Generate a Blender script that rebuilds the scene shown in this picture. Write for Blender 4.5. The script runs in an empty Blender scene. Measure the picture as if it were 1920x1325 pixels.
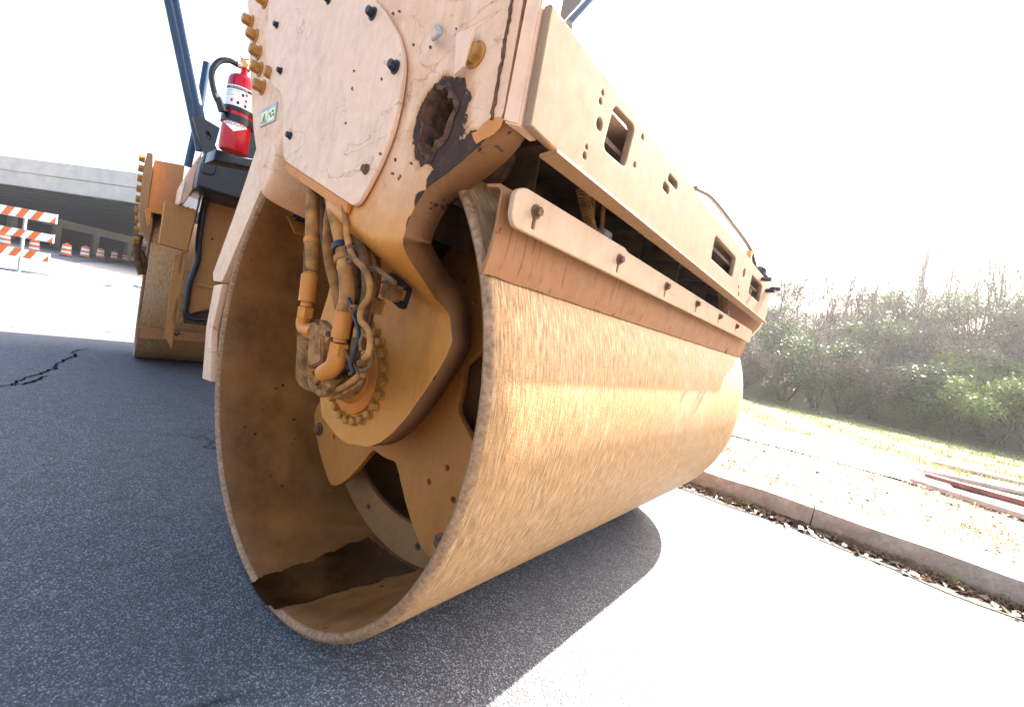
import bpy, bmesh, math, random
import numpy as np
from mathutils import Vector, Matrix
random.seed(7); rng = np.random.default_rng(7)
sc = bpy.context.scene
col = sc.collection
PI = math.pi
R = math.radians

# ------------------------------------------------------------------ camera
CAM = np.array([1.1027, -0.5139, 0.8172]); FPX = 805.27
YAW, PIT, ROL = 0.68629, -0.04470, 0.18030
FW = np.array([-math.sin(YAW)*math.cos(PIT), math.cos(YAW)*math.cos(PIT), math.sin(PIT)])
_r0 = np.array([math.cos(YAW), math.sin(YAW), 0.0]); _u0 = np.cross(_r0, FW)
RT = _r0*math.cos(ROL)+_u0*math.sin(ROL); UP = -_r0*math.sin(ROL)+_u0*math.cos(ROL)
cd = bpy.data.cameras.new("camera"); cam = bpy.data.objects.new("camera", cd); col.objects.link(cam)
cd.sensor_fit = 'HORIZONTAL'; cd.sensor_width = 36.0; cd.lens = 36.0*FPX/1920
cd.clip_start = 0.02; cd.clip_end = 3000
cam.matrix_world = Matrix(((RT[0], UP[0], -FW[0], CAM[0]), (RT[1], UP[1], -FW[1], CAM[1]), (RT[2], UP[2], -FW[2], CAM[2]), (0, 0, 0, 1)))
sc.camera = cam
# ------------------------------------------------------------------ sky and sun
SUN_EL, SUN_AZ = R(37.0), R(4.2)          # azimuth measured from +Y towards +X
w = bpy.data.worlds.new("World"); sc.world = w; w.use_nodes = True
nt = w.node_tree; bg = nt.nodes['Background']
sky = nt.nodes.new('ShaderNodeTexSky'); sky.sky_type = 'NISHITA'; sky.sun_disc = False
sky.sun_elevation = SUN_EL; sky.sun_rotation = SUN_AZ; sky.dust_density = 5.0; sky.air_density = 1.0; sky.ozone_density = 1.0
nt.links.new(sky.outputs[0], bg.inputs[0]); bg.inputs[1].default_value = 0.085
sl = bpy.data.lights.new("sun", 'SUN'); sun = bpy.data.objects.new("sun", sl); col.objects.link(sun)
sl.energy = 5.0; sl.angle = R(0.5); sl.color = (1.0, 0.95, 0.86)
sd = Vector((math.sin(SUN_AZ)*math.cos(SUN_EL), math.cos(SUN_AZ)*math.cos(SUN_EL), math.sin(SUN_EL)))
sun.rotation_euler = (-sd).to_track_quat('-Z', 'Y').to_euler(); sun.location = (0, 20, 20)
sc.view_settings.view_transform = 'Standard'; sc.view_settings.look = 'None'
sc.view_settings.exposure = 3.1; sc.view_settings.gamma = 1.0
GLARE_HAZE = .0010
try: sc.cycles.max_bounces = 8
except Exception: pass

# ------------------------------------------------------------------ helpers
def ray(q): return FW + RT*(q[0]-960)/FPX - UP*(q[1]-662.5)/FPX
def hit(q, P0, n):
    d = ray(q); n = np.array(n, float); t = ((np.array(P0)-CAM)@n)/(d@n); return CAM+d*t
def onx(q, x): return hit(q, (x, 0, 0), (1, 0, 0))
def ony(q, y): return hit(q, (0, y, 0), (0, 1, 0))
def onz(q, z): return hit(q, (0, 0, z), (0, 0, 1))
def far(q, d): return CAM+ray(q)*d           # a point d metres in front of the camera plane

def tag(o, label=None, cat=None, group=None, kind=None):
    if label: o['label'] = label
    if cat: o['category'] = cat
    if group: o['group'] = group
    if kind: o['kind'] = kind
    return o
def thing(name, label, cat, loc=(0, 0, 0), group=None, rz=0):
    o = bpy.data.objects.new(name, None); col.objects.link(o); o.location = loc; o.rotation_euler = (0, 0, rz); o.empty_display_size = .1
    return tag(o, label, cat, group)
def link(name, me, mat, parent=None, smooth=None, label=None):
    o = bpy.data.objects.new(name, me); col.objects.link(o); me.name = name
    if mat is not None:
        ms = mat if isinstance(mat, (list, tuple)) else [mat]
        if not len(me.materials):
            for m in ms: me.materials.append(m)
    if parent is not None:
        o.parent = parent
        wm = Matrix.Identity(4); p = parent
        while p is not None: wm = p.matrix_basis @ wm; p = p.parent
        me.transform(wm.inverted())
    if smooth is not None:
        me.polygons.foreach_set('use_smooth', [True]*len(me.polygons))
        try: me.set_sharp_from_angle(angle=R(smooth))
        except Exception: pass
    if label: o['label'] = label
    return o
class MB:
    def __init__(s): s.v = []; s.f = []
    def add(s, v, f):
        k = len(s.v); s.v += [tuple(map(float, p)) for p in v]; s.f += [tuple(i+k for i in q) for q in f]; return s
    def obox(s, c, X, Y, Z):                       # centre, half-axis vectors
        c, X, Y, Z = map(lambda a: np.array(a, float), (c, X, Y, Z))
        vs = [c+a*X+b*Y+d*Z for d in (-1, 1) for b in (-1, 1) for a in (-1, 1)]
        if np.dot(np.cross(X, Y), Z) < 0: vs = [c+a*X+b*Y+d*Z for d in (1, -1) for b in (-1, 1) for a in (-1, 1)]
        return s.add(vs, [(0, 2, 3, 1), (4, 5, 7, 6), (0, 1, 5, 4), (2, 6, 7, 3), (0, 4, 6, 2), (1, 3, 7, 5)])
    def box(s, a, b):
        a = np.array(a, float); b = np.array(b, float); h = (b-a)/2
        return s.obox((a+b)/2, (h[0], 0, 0), (0, h[1], 0), (0, 0, h[2]))
    def tube(s, path, r, n=12, cap=True):
        P = [np.array(p, float) for p in path]; m = len(P)
        rs = r if hasattr(r, '__len__') else [r]*m
        t0 = P[1]-P[0]; t0 /= np.linalg.norm(t0)+1e-9
        a = np.array((0, 0, 1.0)) if abs(t0[2]) < .9 else np.array((1.0, 0, 0))
        N = np.cross(t0, a); N /= np.linalg.norm(N)
        vs = []; prev = t0
        for i in range(m):
            t = (P[min(i+1, m-1)]-P[max(i-1, 0)]); t /= np.linalg.norm(t)+1e-9
            N = N-t*(N@t); N /= np.linalg.norm(N)+1e-9; B = np.cross(t, N)
            for k in range(n):
                an = 2*PI*k/n; vs.append(P[i]+rs[i]*(math.cos(an)*N+math.sin(an)*B))
        fs = [(i*n+k, i*n+(k+1) % n, (i+1)*n+(k+1) % n, (i+1)*n+k) for i in range(m-1) for k in range(n)]
        if cap: fs += [tuple(range(n-1, -1, -1)), tuple((m-1)*n+k for k in range(n))]
        return s.add(vs, fs)
    def lathe(s, c, ax, prof, n=24, rot=0, cap=True):   # prof: (distance along axis, radius)
        ax = np.array(ax, float); ax /= np.linalg.norm(ax)
        a = np.array((0, 0, 1.0)) if abs(ax[2]) < .9 else np.array((1.0, 0, 0))
        N = np.cross(ax, a); N /= np.linalg.norm(N); B = np.cross(ax, N); c = np.array(c, float)
        vs = [c+ax*h+r*(math.cos(2*PI*k/n+rot)*N+math.sin(2*PI*k/n+rot)*B) for h, r in prof for k in range(n)]
        m = len(prof)
        fs = [(i*n+k, i*n+(k+1) % n, (i+1)*n+(k+1) % n, (i+1)*n+k) for i in range(m-1) for k in range(n)]
        if cap: fs += [tuple(range(n-1, -1, -1)), tuple((m-1)*n+k for k in range(n))]
        return s.add(vs, fs)
    def mesh(s, name='m'):
        me = bpy.data.meshes.new(name); me.from_pydata(s.v, [], s.f); me.validate(); me.update(); return me
    def build(s, name, mat, parent=None, smooth=35, bevel=0, label=None):
        me = s.mesh(name)
        if bevel:
            bm = bmesh.new(); bm.from_mesh(me)
            bmesh.ops.bevel(bm, geom=[e for e in bm.edges if e.calc_face_angle(0) > R(35)], offset=bevel, segments=2, affect='EDGES', clamp_overlap=True)
            bm.to_mesh(me); bm.free()
        return link(name, me, mat, parent, smooth, label)
def smooth_path(pts, k=6):
    P = [np.array(p, float) for p in pts]; P = [2*P[0]-P[1]]+P+[2*P[-1]-P[-2]]; out = []
    for i in range(1, len(P)-2):
        for j in range(k):
            t = j/k; out.append(.5*((2*P[i])+(-P[i-1]+P[i+1])*t+(2*P[i-1]-5*P[i]+4*P[i+1]-P[i+2])*t*t+(-P[i-1]+3*P[i]-3*P[i+1]+P[i+2])*t**3))
    out.append(P[-2]); return out
def rnd(pts, r, n=4):                                # round the corners of a 2D polygon
    out = []; m = len(pts)
    for i in range(m):
        p0, p1, p2 = (np.array(pts[(i+k) % m], float) for k in (-1, 0, 1))
        a = p0-p1; b = p2-p1; la, lb = np.linalg.norm(a), np.linalg.norm(b); q = min(r, la*.45, lb*.45)
        s_, e_ = p1+a/la*q, p1+b/lb*q
        for k in range(n+1):
            t = k/n; out.append(tuple((1-t)**2*s_+2*t*(1-t)*p1+t*t*e_))
    return out
def circ2(c, r, n=20, ry=None): return [(c[0]+r*math.cos(2*PI*k/n), c[1]+(ry or r)*math.sin(2*PI*k/n)) for k in range(n)]
def plate(name, mat, parent, o, u, v, outer, holes=(), t=.01, bevel=0.0015, smooth=30, label=None):
    """flat plate: outline (a, b) at o+a*u+b*v, the face seen along u x v at depth 0 and the body behind it"""
    cu = bpy.data.curves.new('c', 'CURVE'); cu.dimensions = '2D'; cu.fill_mode = 'BOTH'
    cu.extrude = max(t/2-bevel, 1e-4); cu.bevel_depth = bevel; cu.bevel_resolution = 1; cu.offset = -bevel
    for k, pl in enumerate([outer]+list(holes)):
        ar = sum(pl[i][0]*pl[(i+1) % len(pl)][1]-pl[(i+1) % len(pl)][0]*pl[i][1] for i in range(len(pl)))
        if (ar < 0) == (k == 0): pl = list(pl)[::-1]
        sp = cu.splines.new('POLY'); sp.points.add(len(pl)-1); sp.use_cyclic_u = True
        for i, p in enumerate(pl): sp.points[i].co = (p[0], p[1], 0, 1)
    ob = bpy.data.objects.new('c', cu); col.objects.link(ob)
    me = bpy.data.meshes.new_from_object(ob.evaluated_get(bpy.context.evaluated_depsgraph_get()))
    bpy.data.objects.remove(ob); bpy.data.curves.remove(cu)
    u = Vector(u).normalized(); v = Vector(v).normalized(); n = u.cross(v).normalized(); o = Vector(o)-n*t/2
    me.transform(Matrix(((u.x, v.x, n.x, o.x), (u.y, v.y, n.y, o.y), (u.z, v.z, n.z, o.z), (0, 0, 0, 1))))
    me.materials.clear()
    return link(name, me, mat, parent, smooth, label)
def side(name, mat, parent, y, qs, holes=(), t=.01, r=0, **k):          # plate facing -Y traced on the plane Y = y
    f = lambda L: [(ony(q, y)[0], ony(q, y)[2]) for q in L]
    o = f(qs); o = rnd(o, r) if r else o
    return plate(name, mat, parent, (0, y, 0), (1, 0, 0), (0, 0, 1), o, [f(h) for h in holes], t, **k)
def front(name, mat, parent, x, qs, holes=(), t=.01, r=0, **k):         # plate facing +X traced on the plane X = x
    f = lambda L: [(onx(q, x)[1], onx(q, x)[2]) for q in L]
    o = f(qs); o = rnd(o, r) if r else o
    return plate(name, mat, parent, (x, 0, 0), (0, 1, 0), (0, 0, 1), o, [rnd(f(h), .012) if len(h) < 8 else f(h) for h in holes], t, **k)
def hexbolt(parent, mat, c, n, r=.012, h=.010, wr=1.5, name='bolt', rot=0):
    m = MB(); c = np.array(c, float); n = np.array(n, float)
    m.lathe(c, n, [(0, r*wr), (h*.25, r*wr), (h*.3, r*wr*.9)], 18)
    m.lathe(c, n, [(h*.28, r), (h*.95, r), (h*1.2, r*.82)], 6, rot)
    return m.build(name, mat, parent, smooth=25)

# ------------------------------------------------------------------ materials
def mat(name, rough=.6, metal=0.0, spec=.4):
    m = bpy.data.materials.new(name); m.use_nodes = True; N = m.node_tree.nodes; L = m.node_tree.links
    b = N['Principled BSDF']; b.inputs['Roughness'].default_value = rough; b.inputs['Metallic'].default_value = metal
    b.inputs['Specular IOR Level'].default_value = spec
    return m, N, L, b
def coords(N, L, scale=(1, 1, 1), kind='Object'):
    tc = N.new('ShaderNodeTexCoord'); mp = N.new('ShaderNodeMapping'); mp.inputs['Scale'].default_value = scale
    L.new(tc.outputs[kind], mp.inputs[0]); return mp.outputs[0]
def noise(N, L, vec, sc_, det=4, rough=.55, dist=0):
    n = N.new('ShaderNodeTexNoise'); n.inputs['Scale'].default_value = sc_; n.inputs['Detail'].default_value = det
    n.inputs['Roughness'].default_value = rough; n.inputs['Distortion'].default_value = dist; L.new(vec, n.inputs['Vector']); return n.outputs['Fac']
def ramp(N, L, fac, stops):
    r = N.new('ShaderNodeValToRGB'); e = r.color_ramp.elements
    while len(e) < len(stops): e.new(.5)
    for i, (p, c) in enumerate(stops):
        e[i].position = p; e[i].color = (c, c, c, 1) if not hasattr(c, '__len__') else (*c, 1)
    L.new(fac, r.inputs[0]); return r.outputs[0]
def mix(N, L, fac, a, b, bt='MIX'):
    m = N.new('ShaderNodeMix'); m.data_type = 'RGBA'; m.blend_type = bt
    for k, v in ((0, fac), (6, a), (7, b)):
        if hasattr(v, 'is_output'): L.new(v, m.inputs[k])
        elif k == 0: m.inputs[0].default_value = v
        else: m.inputs[k].default_value = (*v, 1)
    return m.outputs[2]
def bump(N, L, b, h, strength=.3, dist=.01):
    n = N.new('ShaderNodeBump'); n.inputs['Strength'].default_value = strength; n.inputs['Distance'].default_value = dist
    L.new(h, n.inputs['Height']); L.new(n.outputs[0], b.inputs['Normal'])
def math_(N, L, op, a, b=None):
    m = N.new('ShaderNodeMath'); m.operation = op
    for i, v in enumerate((a, b)):
        if v is None: continue
        if hasattr(v, 'is_output'): L.new(v, m.inputs[i])
        else: m.inputs[i].default_value = v
    return m.outputs[0]
def simple(name, c, rough=.6, metal=0.0, var=.25, sc_=20, bmp=0.0):
    m, N, L, b = mat(name, rough, metal); v = coords(N, L)
    n = noise(N, L, v, sc_)
    c2 = tuple(x*(1-var) for x in c); c3 = tuple(min(1, x*(1+var)) for x in c)
    L.new(ramp(N, L, n, [(.3, c2), (.7, c3)]), b.inputs['Base Color'])
    if bmp: bump(N, L, b, noise(N, L, v, sc_*3), bmp, .004)
    return m
RUST = (.055, .022, .012)
def paint(name, top, dirt=.35, rust=.0, hole=None, upper=None, rough=.42, streak=.22):
    """worn machine paint: dusty film, scratches, rust specks; hole = (x, y, z, radius) gives a torn rusty ring"""
    m, N, L, b = mat(name, rough); v = coords(N, L)
    big = noise(N, L, v, 3.5, 5); fine = noise(N, L, v, 30, 6, .65)
    dust = tuple(.65*x+.35*y for x, y in zip(top, (.32, .16, .07)))
    top0 = top
    if upper:                                     # painted light: pale lit tone above a wavy line, shaded orange below
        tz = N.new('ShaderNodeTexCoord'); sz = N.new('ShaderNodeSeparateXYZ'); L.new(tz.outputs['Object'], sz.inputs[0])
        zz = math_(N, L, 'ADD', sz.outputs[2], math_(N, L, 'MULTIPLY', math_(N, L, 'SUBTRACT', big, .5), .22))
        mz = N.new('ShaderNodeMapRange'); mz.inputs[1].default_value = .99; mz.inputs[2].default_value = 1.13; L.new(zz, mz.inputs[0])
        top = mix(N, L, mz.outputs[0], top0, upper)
    c = mix(N, L, ramp(N, L, big, [(.35, 0.0), (.75, dirt)]), top, dust)
    ln = noise(N, L, coords(N, L, (2.2, 2.2, 5)), 1.7, 5, .5, .6); ab = math_(N, L, 'ABSOLUTE', math_(N, L, 'SUBTRACT', ln, .5))
    c = mix(N, L, math_(N, L, 'MULTIPLY', ramp(N, L, ab, [(.0015, .75), (.006, 0.0)]), ramp(N, L, noise(N, L, v, 5, 3), [(.45, 0.0), (.6, 1.0)])), c, (.42, .17, .045))
    sm = noise(N, L, coords(N, L, (3, 3, 1.2)), 4, 6, .7); c = mix(N, L, ramp(N, L, sm, [(.54, 0.0), (.78, .5)]), c, tuple(x*.5 for x in dust))
    c = mix(N, L, ramp(N, L, fine, [(.3, .0), (.8, .35)]), c, tuple(x*.62 for x in top0))
    vs = coords(N, L, (60, 60, 3)); st = noise(N, L, vs, 1.6, 3)
    c = mix(N, L, ramp(N, L, st, [(.56, 0.0), (.72, streak)]), c, tuple(x*(.6 if streak < .5 else .35) for x in top0))
    vo = N.new('ShaderNodeTexVoronoi'); vo.inputs['Scale'].default_value = 34; L.new(v, vo.inputs['Vector'])
    spk = ramp(N, L, vo.outputs['Distance'], [(.035, 1.0), (.06, 0.0)])
    msk = math_(N, L, 'MULTIPLY', spk, ramp(N, L, noise(N, L, v, 7, 2), [(.52, 0.0), (.6, 1.0)]))
    if rust: 
        rn = ramp(N, L, noise(N, L, v, 9, 8, .7), [(.70-rust, 0.0), (.72-rust, 1.0)]); msk = math_(N, L, 'MAXIMUM', msk, rn)
    for hh in (hole or []):
        vm = N.new('ShaderNodeVectorMath'); vm.operation = 'DISTANCE'; tc = N.new('ShaderNodeTexCoord'); L.new(tc.outputs['Object'], vm.inputs[0]); vm.inputs[1].default_value = hh[:3]
        d = math_(N, L, 'ADD', vm.outputs['Value'], math_(N, L, 'MULTIPLY', math_(N, L, 'SUBTRACT', noise(N, L, v, 22, 6, .65), .5), hh[3]*.9))
        mr = N.new('ShaderNodeMapRange'); mr.inputs[1].default_value = hh[3]; mr.inputs[2].default_value = hh[3]*1.03; mr.inputs[3].default_value = 1; mr.inputs[4].default_value = 0
        L.new(d, mr.inputs[0]); msk = math_(N, L, 'MAXIMUM', msk, mr.outputs[0])
        m3 = N.new('ShaderNodeMapRange'); m3.inputs[1].default_value = hh[3]; m3.inputs[2].default_value = hh[3]*1.22; m3.inputs[3].default_value = 1; m3.inputs[4].default_value = 0
        L.new(math_(N, L, 'ADD', d, math_(N, L, 'MULTIPLY', math_(N, L, 'SUBTRACT', fine, .5), .03)), m3.inputs[0]); c = mix(N, L, m3.outputs[0], c, (.50, .19, .035))
    rc = ramp(N, L, noise(N, L, v, 45, 6, .7), [(.3, (.02, .012, .012)), (.55, RUST), (.75, (.16, .055, .018))])
    L.new(mix(N, L, msk, c, rc), b.inputs['Base Color'])
    L.new(ramp(N, L, math_(N, L, 'MAXIMUM', msk, fine), [(.3, rough-.06), (1.0, .9)]), b.inputs['Roughness'])
    bump(N, L, b, math_(N, L, 'SUBTRACT', math_(N, L, 'MULTIPLY', noise(N, L, v, 90, 3), .15), msk), .35, .0015)
    return m
LIT_PEACH = (.83, .51, .32); ORANGE = (.62, .20, .022); OCHRE = (.40, .17, .035)  # the peach tone has the light on outward faces put into it
M = {}
M['lit_peach'] = paint('lit_peach_paint', LIT_PEACH, .3); M['beam'] = paint('beam_paint', (.33, .21, .13), .5, rough=.8); M['beam'].node_tree.nodes['Principled BSDF'].inputs['Specular IOR Level'].default_value = .12; M['bar'] = paint('bar_paint', (.52, .32, .19), .5, rough=.55); M['rear'] = paint('rear_dusty_paint', (.34, .175, .07), .3, rough=.6)
M['arm'] = paint('arm_paint', (.64, .245, .04), .35, upper=LIT_PEACH, hole=[(.470, -.05, 1.156, .074), (.50, -.05, 1.10, .036), (.575, -.05, 1.085, .040), (.53, -.05, 1.075, .040), (.49, -.05, 1.05, .026), (.455, -.05, 1.02, .018), (.437, -.05, .98, .014), (.43, -.04, .94, .012)])
M['arm_edge'] = paint('rusty_arm_edge', (.26, .10, .03), .5, rust=.09, rough=.7)
M['orange'] = paint('dusty_orange_paint', ORANGE, .6)
M['ochre'] = paint('ochre_paint', OCHRE, .5)
M['bolt_y'] = simple('bolt_paint', (.40, .17, .03), .5, 0, .25, 60, .2)
M['bolt_k'] = simple('black_bolt', (.02, .024, .03), .45, .3, .4, 80, .1)
M['bolt_r'] = simple('rusty_bolt', (.16, .075, .035), .75, .2, .6, 90, .4)
M['hose'] = simple('dusty_hose', (.36, .15, .035), .75, 0, .55, 24, .35)
M['hose2'] = simple('dusty_dark_hose', (.13, .06, .022), .85, 0, .6, 24, .4)
M['dust'] = simple('dust_caked_metal', (.28, .12, .035), .85, 0, .65, 34, .5)
M['dark'] = simple('black_plastic', (.012, .014, .02), .35, 0, .3, 12, .05)
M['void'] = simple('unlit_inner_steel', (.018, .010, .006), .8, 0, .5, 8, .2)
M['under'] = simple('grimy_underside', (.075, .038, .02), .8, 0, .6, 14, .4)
M['blue'] = simple('blue_black_tube_paint', (.016, .04, .085), .3, .2, .2, 10)
M['steel'] = simple('galvanised_steel', (.35, .35, .35), .5, .5, .2, 30)
M['red'] = simple('red_enamel', (.42, .005, .02), .22, 0, .1, 6)
M['white'] = simple('white_print', (.8, .8, .78), .5, 0, .05, 10)
M['blackprint'] = simple('black_print', (.02, .02, .025), .5, 0, .1, 10)
M['redprint'] = simple('red_print', (.5, .02, .03), .5, 0, .1, 10)
M['yellowprint'] = simple('yellow_print', (.75, .72, .12), .5, 0, .1, 10)
M['greenprint'] = simple('pale_yellow_print', (.72, .72, .38), .5, 0, .1, 10)
M['brass'] = simple('brass', (.6, .4, .2), .3, .9, .1, 10)

def drum_outer(loc=(0, 0, 0), rz=0):
    m, N, L, b = mat('worn_drum_steel', .55, .15)
    tc = N.new('ShaderNodeTexCoord'); sp = N.new('ShaderNodeSeparateXYZ'); mp = N.new('ShaderNodeMapping'); mp.vector_type = 'TEXTURE'; mp.inputs['Location'].default_value = loc; mp.inputs['Rotation'].default_value = (0, 0, rz); L.new(tc.outputs['Object'], mp.inputs[0]); L.new(mp.outputs[0], sp.inputs[0])
    ang = math_(N, L, 'ARCTAN2', sp.outputs[0], math_(N, L, 'SUBTRACT', sp.outputs[2], .65))
    cb = N.new('ShaderNodeCombineXYZ'); L.new(math_(N, L, 'MULTIPLY', ang, 16.0), cb.inputs[0]); L.new(math_(N, L, 'MULTIPLY', sp.outputs[1], 190.0), cb.inputs[1])
    st = noise(N, L, cb.outputs[0], 1.0, 5, .65)
    cb2 = N.new('ShaderNodeCombineXYZ'); L.new(math_(N, L, 'MULTIPLY', ang, 3.2), cb2.inputs[0]); L.new(math_(N, L, 'MULTIPLY', sp.outputs[1], 16.0), cb2.inputs[1])
    st2 = noise(N, L, cb2.outputs[0], 1.0, 4, .6)
    c = ramp(N, L, st, [(.32, (.20, .10, .035)), (.5, (.40, .215, .085)), (.68, (.60, .37, .17))])
    c = mix(N, L, ramp(N, L, st2, [(.42, 0.0), (.7, .6)]), c, (.47, .24, .085))
    grit = noise(N, L, coords(N, L), 190, 3, .7)
    c = mix(N, L, ramp(N, L, grit, [(.56, 0.0), (.72, .6)]), c, (.16, .08, .035))
    c = mix(N, L, ramp(N, L, noise(N, L, coords(N, L), 2.6, 4), [(.5, 0.0), (.75, .5)]), c, (.40, .31, .22))
    c = mix(N, L, ramp(N, L, noise(N, L, cb.outputs[0], .22, 5, .7), [(.58, 0.0), (.72, .45)]), c, (.70, .58, .42))
    L.new(c, b.inputs['Base Color']); L.new(ramp(N, L, st, [(.3, .75), (.7, .45)]), b.inputs['Roughness'])
    bump(N, L, b, math_(N, L, 'ADD', math_(N, L, 'MULTIPLY', st, .8), grit), .45, .0025)
    return m
def drum_inner():
    m, N, L, b = mat('rusty_drum_inside', .5)
    v = coords(N, L)
    c = ramp(N, L, noise(N, L, v, 3, 7, .65), [(.3, (.10, .036, .008)), (.55, (.28, .105, .022)), (.75, (.44, .19, .045))])
    vo = N.new('ShaderNodeTexVoronoi'); vo.inputs['Scale'].default_value = 22; L.new(v, vo.inputs['Vector'])
    s = math_(N, L, 'MULTIPLY', ramp(N, L, vo.outputs['Distance'], [(.09, 1.0), (.16, 0.0)]), ramp(N, L, noise(N, L, v, 4, 2), [(.48, 0.0), (.58, 1.0)]))
    c = mix(N, L, s, c, (.015, .010, .008))
    c = mix(N, L, ramp(N, L, noise(N, L, v, 60, 5, .7), [(.5, 0.0), (.75, .45)]), c, (.26, .13, .055))
    L.new(c, b.inputs['Base Color']); L.new(ramp(N, L, noise(N, L, v, 12, 4), [(.3, .35), (.7, .7)]), b.inputs['Roughness'])
    bump(N, L, b, noise(N, L, v, 70, 4), .25, .003)
    return m
M['drum_o'] = drum_outer(); M['drum_o2'] = drum_outer((-3.97, .335, 0), -R(8.3)); M['drum_i'] = drum_inner()
M['iso'] = paint('isolator_paint', (.46, .165, .028), .6)
M['web'] = paint('dusty_web_paint', (.30, .13, .045), .5)
M['rim'] = simple('ground_rim_steel', (.33, .18, .09), .55, .3, .4, 90, .35)
M['blade'] = paint('rusty_scraper_blade', (.34, .14, .05), .7, rust=.07, rough=.7, streak=.75)
M['stain'] = simple('oily_rust_stain', (.045, .018, .005), .12, 0, .95, 7, .12)

rustm0 = simple('chip_rust', (.12, .05, .025), .9, 0, .6, 80, .4)
# ------------------------------------------------------------------ THE ROAD ROLLER
roller = thing('road_roller', 'huge yellow tandem road roller with an open rusty steel drum, parked on the asphalt', 'road roller')
RAD = .65
def shell(name, y0, y1, mo, mi, mr, parent, Mx=None, n=160, t=.023, ny=24):
    m = MB(); o = []
    prof = []                                       # (y, r) going round the section
    for k in range(ny+1): prof.append((y0+.012+(y1-y0-.024)*k/ny, RAD))
    prof += [(y1-.004, RAD-.003), (y1, RAD-.012), (y1-.004, RAD-t+.004)]
    for k in range(ny+1): prof.append((y1-.012-(y1-y0-.024)*k/ny, RAD-t))
    prof += [(y0+.004, RAD-t+.003), (y0, RAD-t+.010), (y0, RAD-.012), (y0+.004, RAD-.004)]
    m2 = len(prof)
    for k in range(n):
        a = 2*PI*k/n
        for (y, r) in prof:
            rr = r+(random.uniform(-.0004, .0004) if y < y0+.013 else 0); o.append((rr*math.cos(a), y, RAD+rr*math.sin(a)))
    f = [(k*m2+i, ((k+1) % n)*m2+i, ((k+1) % n)*m2+(i+1) % m2, k*m2+(i+1) % m2) for k in range(n) for i in range(m2)]
    if Mx is not None: o = [tuple(Mx@Vector(p)) for p in o]
    m.add(o, f); ob = m.build(name, [mo, mi, mr], parent, smooth=60)
    ids = []
    for k in range(n):
        for i in range(m2): ids.append(0 if i < ny else (2 if i < ny+3 else (1 if i < 2*ny+4 else 2)))
    ob.data.polygons.foreach_set('material_index', ids[:len(ob.data.polygons)])
    return ob
shell('drum_shell', 0, 1.92, M['drum_o'], M['drum_i'], M['rim'], roller)
# web ring 0.40 m inside, spider plate in front of it, dark disc further in
plate('web_ring', M['web'], roller, (0, .40, 0), (1, 0, 0), (0, 0, 1), circ2((0, RAD), .6215, 96), [[(.30*math.cos(a)*1.0, RAD+.0+.0) for a in ()] or circ2((.0, RAD-.0), .50, 64)], t=.02)
def spider(rg, rl, w=.62):
    out = []
    for k in range(144):
        a = 2*PI*k/144; d = abs(((a-R(45)+R(45)) % R(90))-R(45))/R(45)      # 0 at the lobe axis, 1 at the gap axis
        s = min(1, max(0, (d-.30)/.46)); s = s*s*(3-2*s)
        out.append(((rl+(rg-rl)*s)*math.cos(a), RAD+(rl+(rg-rl)*s)*math.sin(a)))
    return out
sp = plate('isolator_plate', M['iso'], roller, (0, .30, 0), (1, 0, 0), (0, 0, 1), spider(.285, .555), [circ2((.36*math.cos(R(a)), RAD+.36*math.sin(R(a))), .008, 10) for a in (-38, -52, -128, -142, 40, 52)]+[circ2((.44*math.cos(R(a)), RAD+.44*math.sin(R(a))), .009, 10) for a in (-42, -135)], t=.022, bevel=.003)
for a in (-143, -53, 38, 52, 128, 143):
    hexbolt(roller, M['bolt_r'], (.52*math.cos(R(a)), .298, RAD+.52*math.sin(R(a))), (0, -1, 0), .016, .014, rot=a)
m = MB(); m.lathe((0, .40, RAD), (0, -1, 0), [(-.5, .24), (.06, .24), (.075, .23)], 40); m.build('vibration_housing', M['web'], roller)
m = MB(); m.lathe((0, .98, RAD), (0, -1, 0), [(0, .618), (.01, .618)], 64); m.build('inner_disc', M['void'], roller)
for k in range(12):
    a = R(30*k+12); hexbolt(roller, M['bolt_r'], (.56*math.cos(a), .398, RAD+.56*math.sin(a)), (0, -1, 0), .007, .006)
# oily stain lying along the bottom of the shell
st_b = [(470, 1092), (520, 1070), (580, 1052), (640, 1025), (690, 1006), (730, 1036), (783, 1068), (730, 1080), (690, 1095), (640, 1105), (600, 1120), (555, 1132), (512, 1142), (490, 1120)]
def on_shell(q, r=.6245):
    d = ray(q); ox, oz = CAM[0], CAM[2]-RAD; A = d[0]**2+d[2]**2; B = 2*(ox*d[0]+oz*d[2]); C = ox*ox+oz*oz-r*r
    t = (-B+math.sqrt(B*B-4*A*C))/(2*A); return CAM+d*t
sp_ = [on_shell(q) for q in st_b]; pa = [(math.atan2(p[2]-RAD, p[0]), p[1]) for p in sp_]
from mathutils.geometry import tessellate_polygon
gm = []; ys = np.linspace(min(p[1] for p in pa), max(p[1] for p in pa), 60); aa = np.linspace(min(p[0] for p in pa), max(p[0] for p in pa), 60)
def inside(x, y, P):
    c = False
    for i in range(len(P)):
        x1, y1 = P[i]; x2, y2 = P[i-1]
        if (y1 > y) != (y2 > y) and x < (x2-x1)*(y-y1)/(y2-y1)+x1: c = not c
    return c
m = MB(); vs = [(.6243*math.cos(a), y, RAD+.6243*math.sin(a)) for a in aa for y in ys]; fs = []
for i in range(59):
    for j in range(59):
        if inside((aa[i]+aa[i+1])/2+.006*math.sin(ys[j]*70), (ys[j]+ys[j+1])/2, pa): fs.append((i*60+j, i*60+j+1, (i+1)*60+j+1, (i+1)*60+j))
m.add(vs, fs); m.build('oily_stain', M['stain'], roller, smooth=80)

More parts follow.
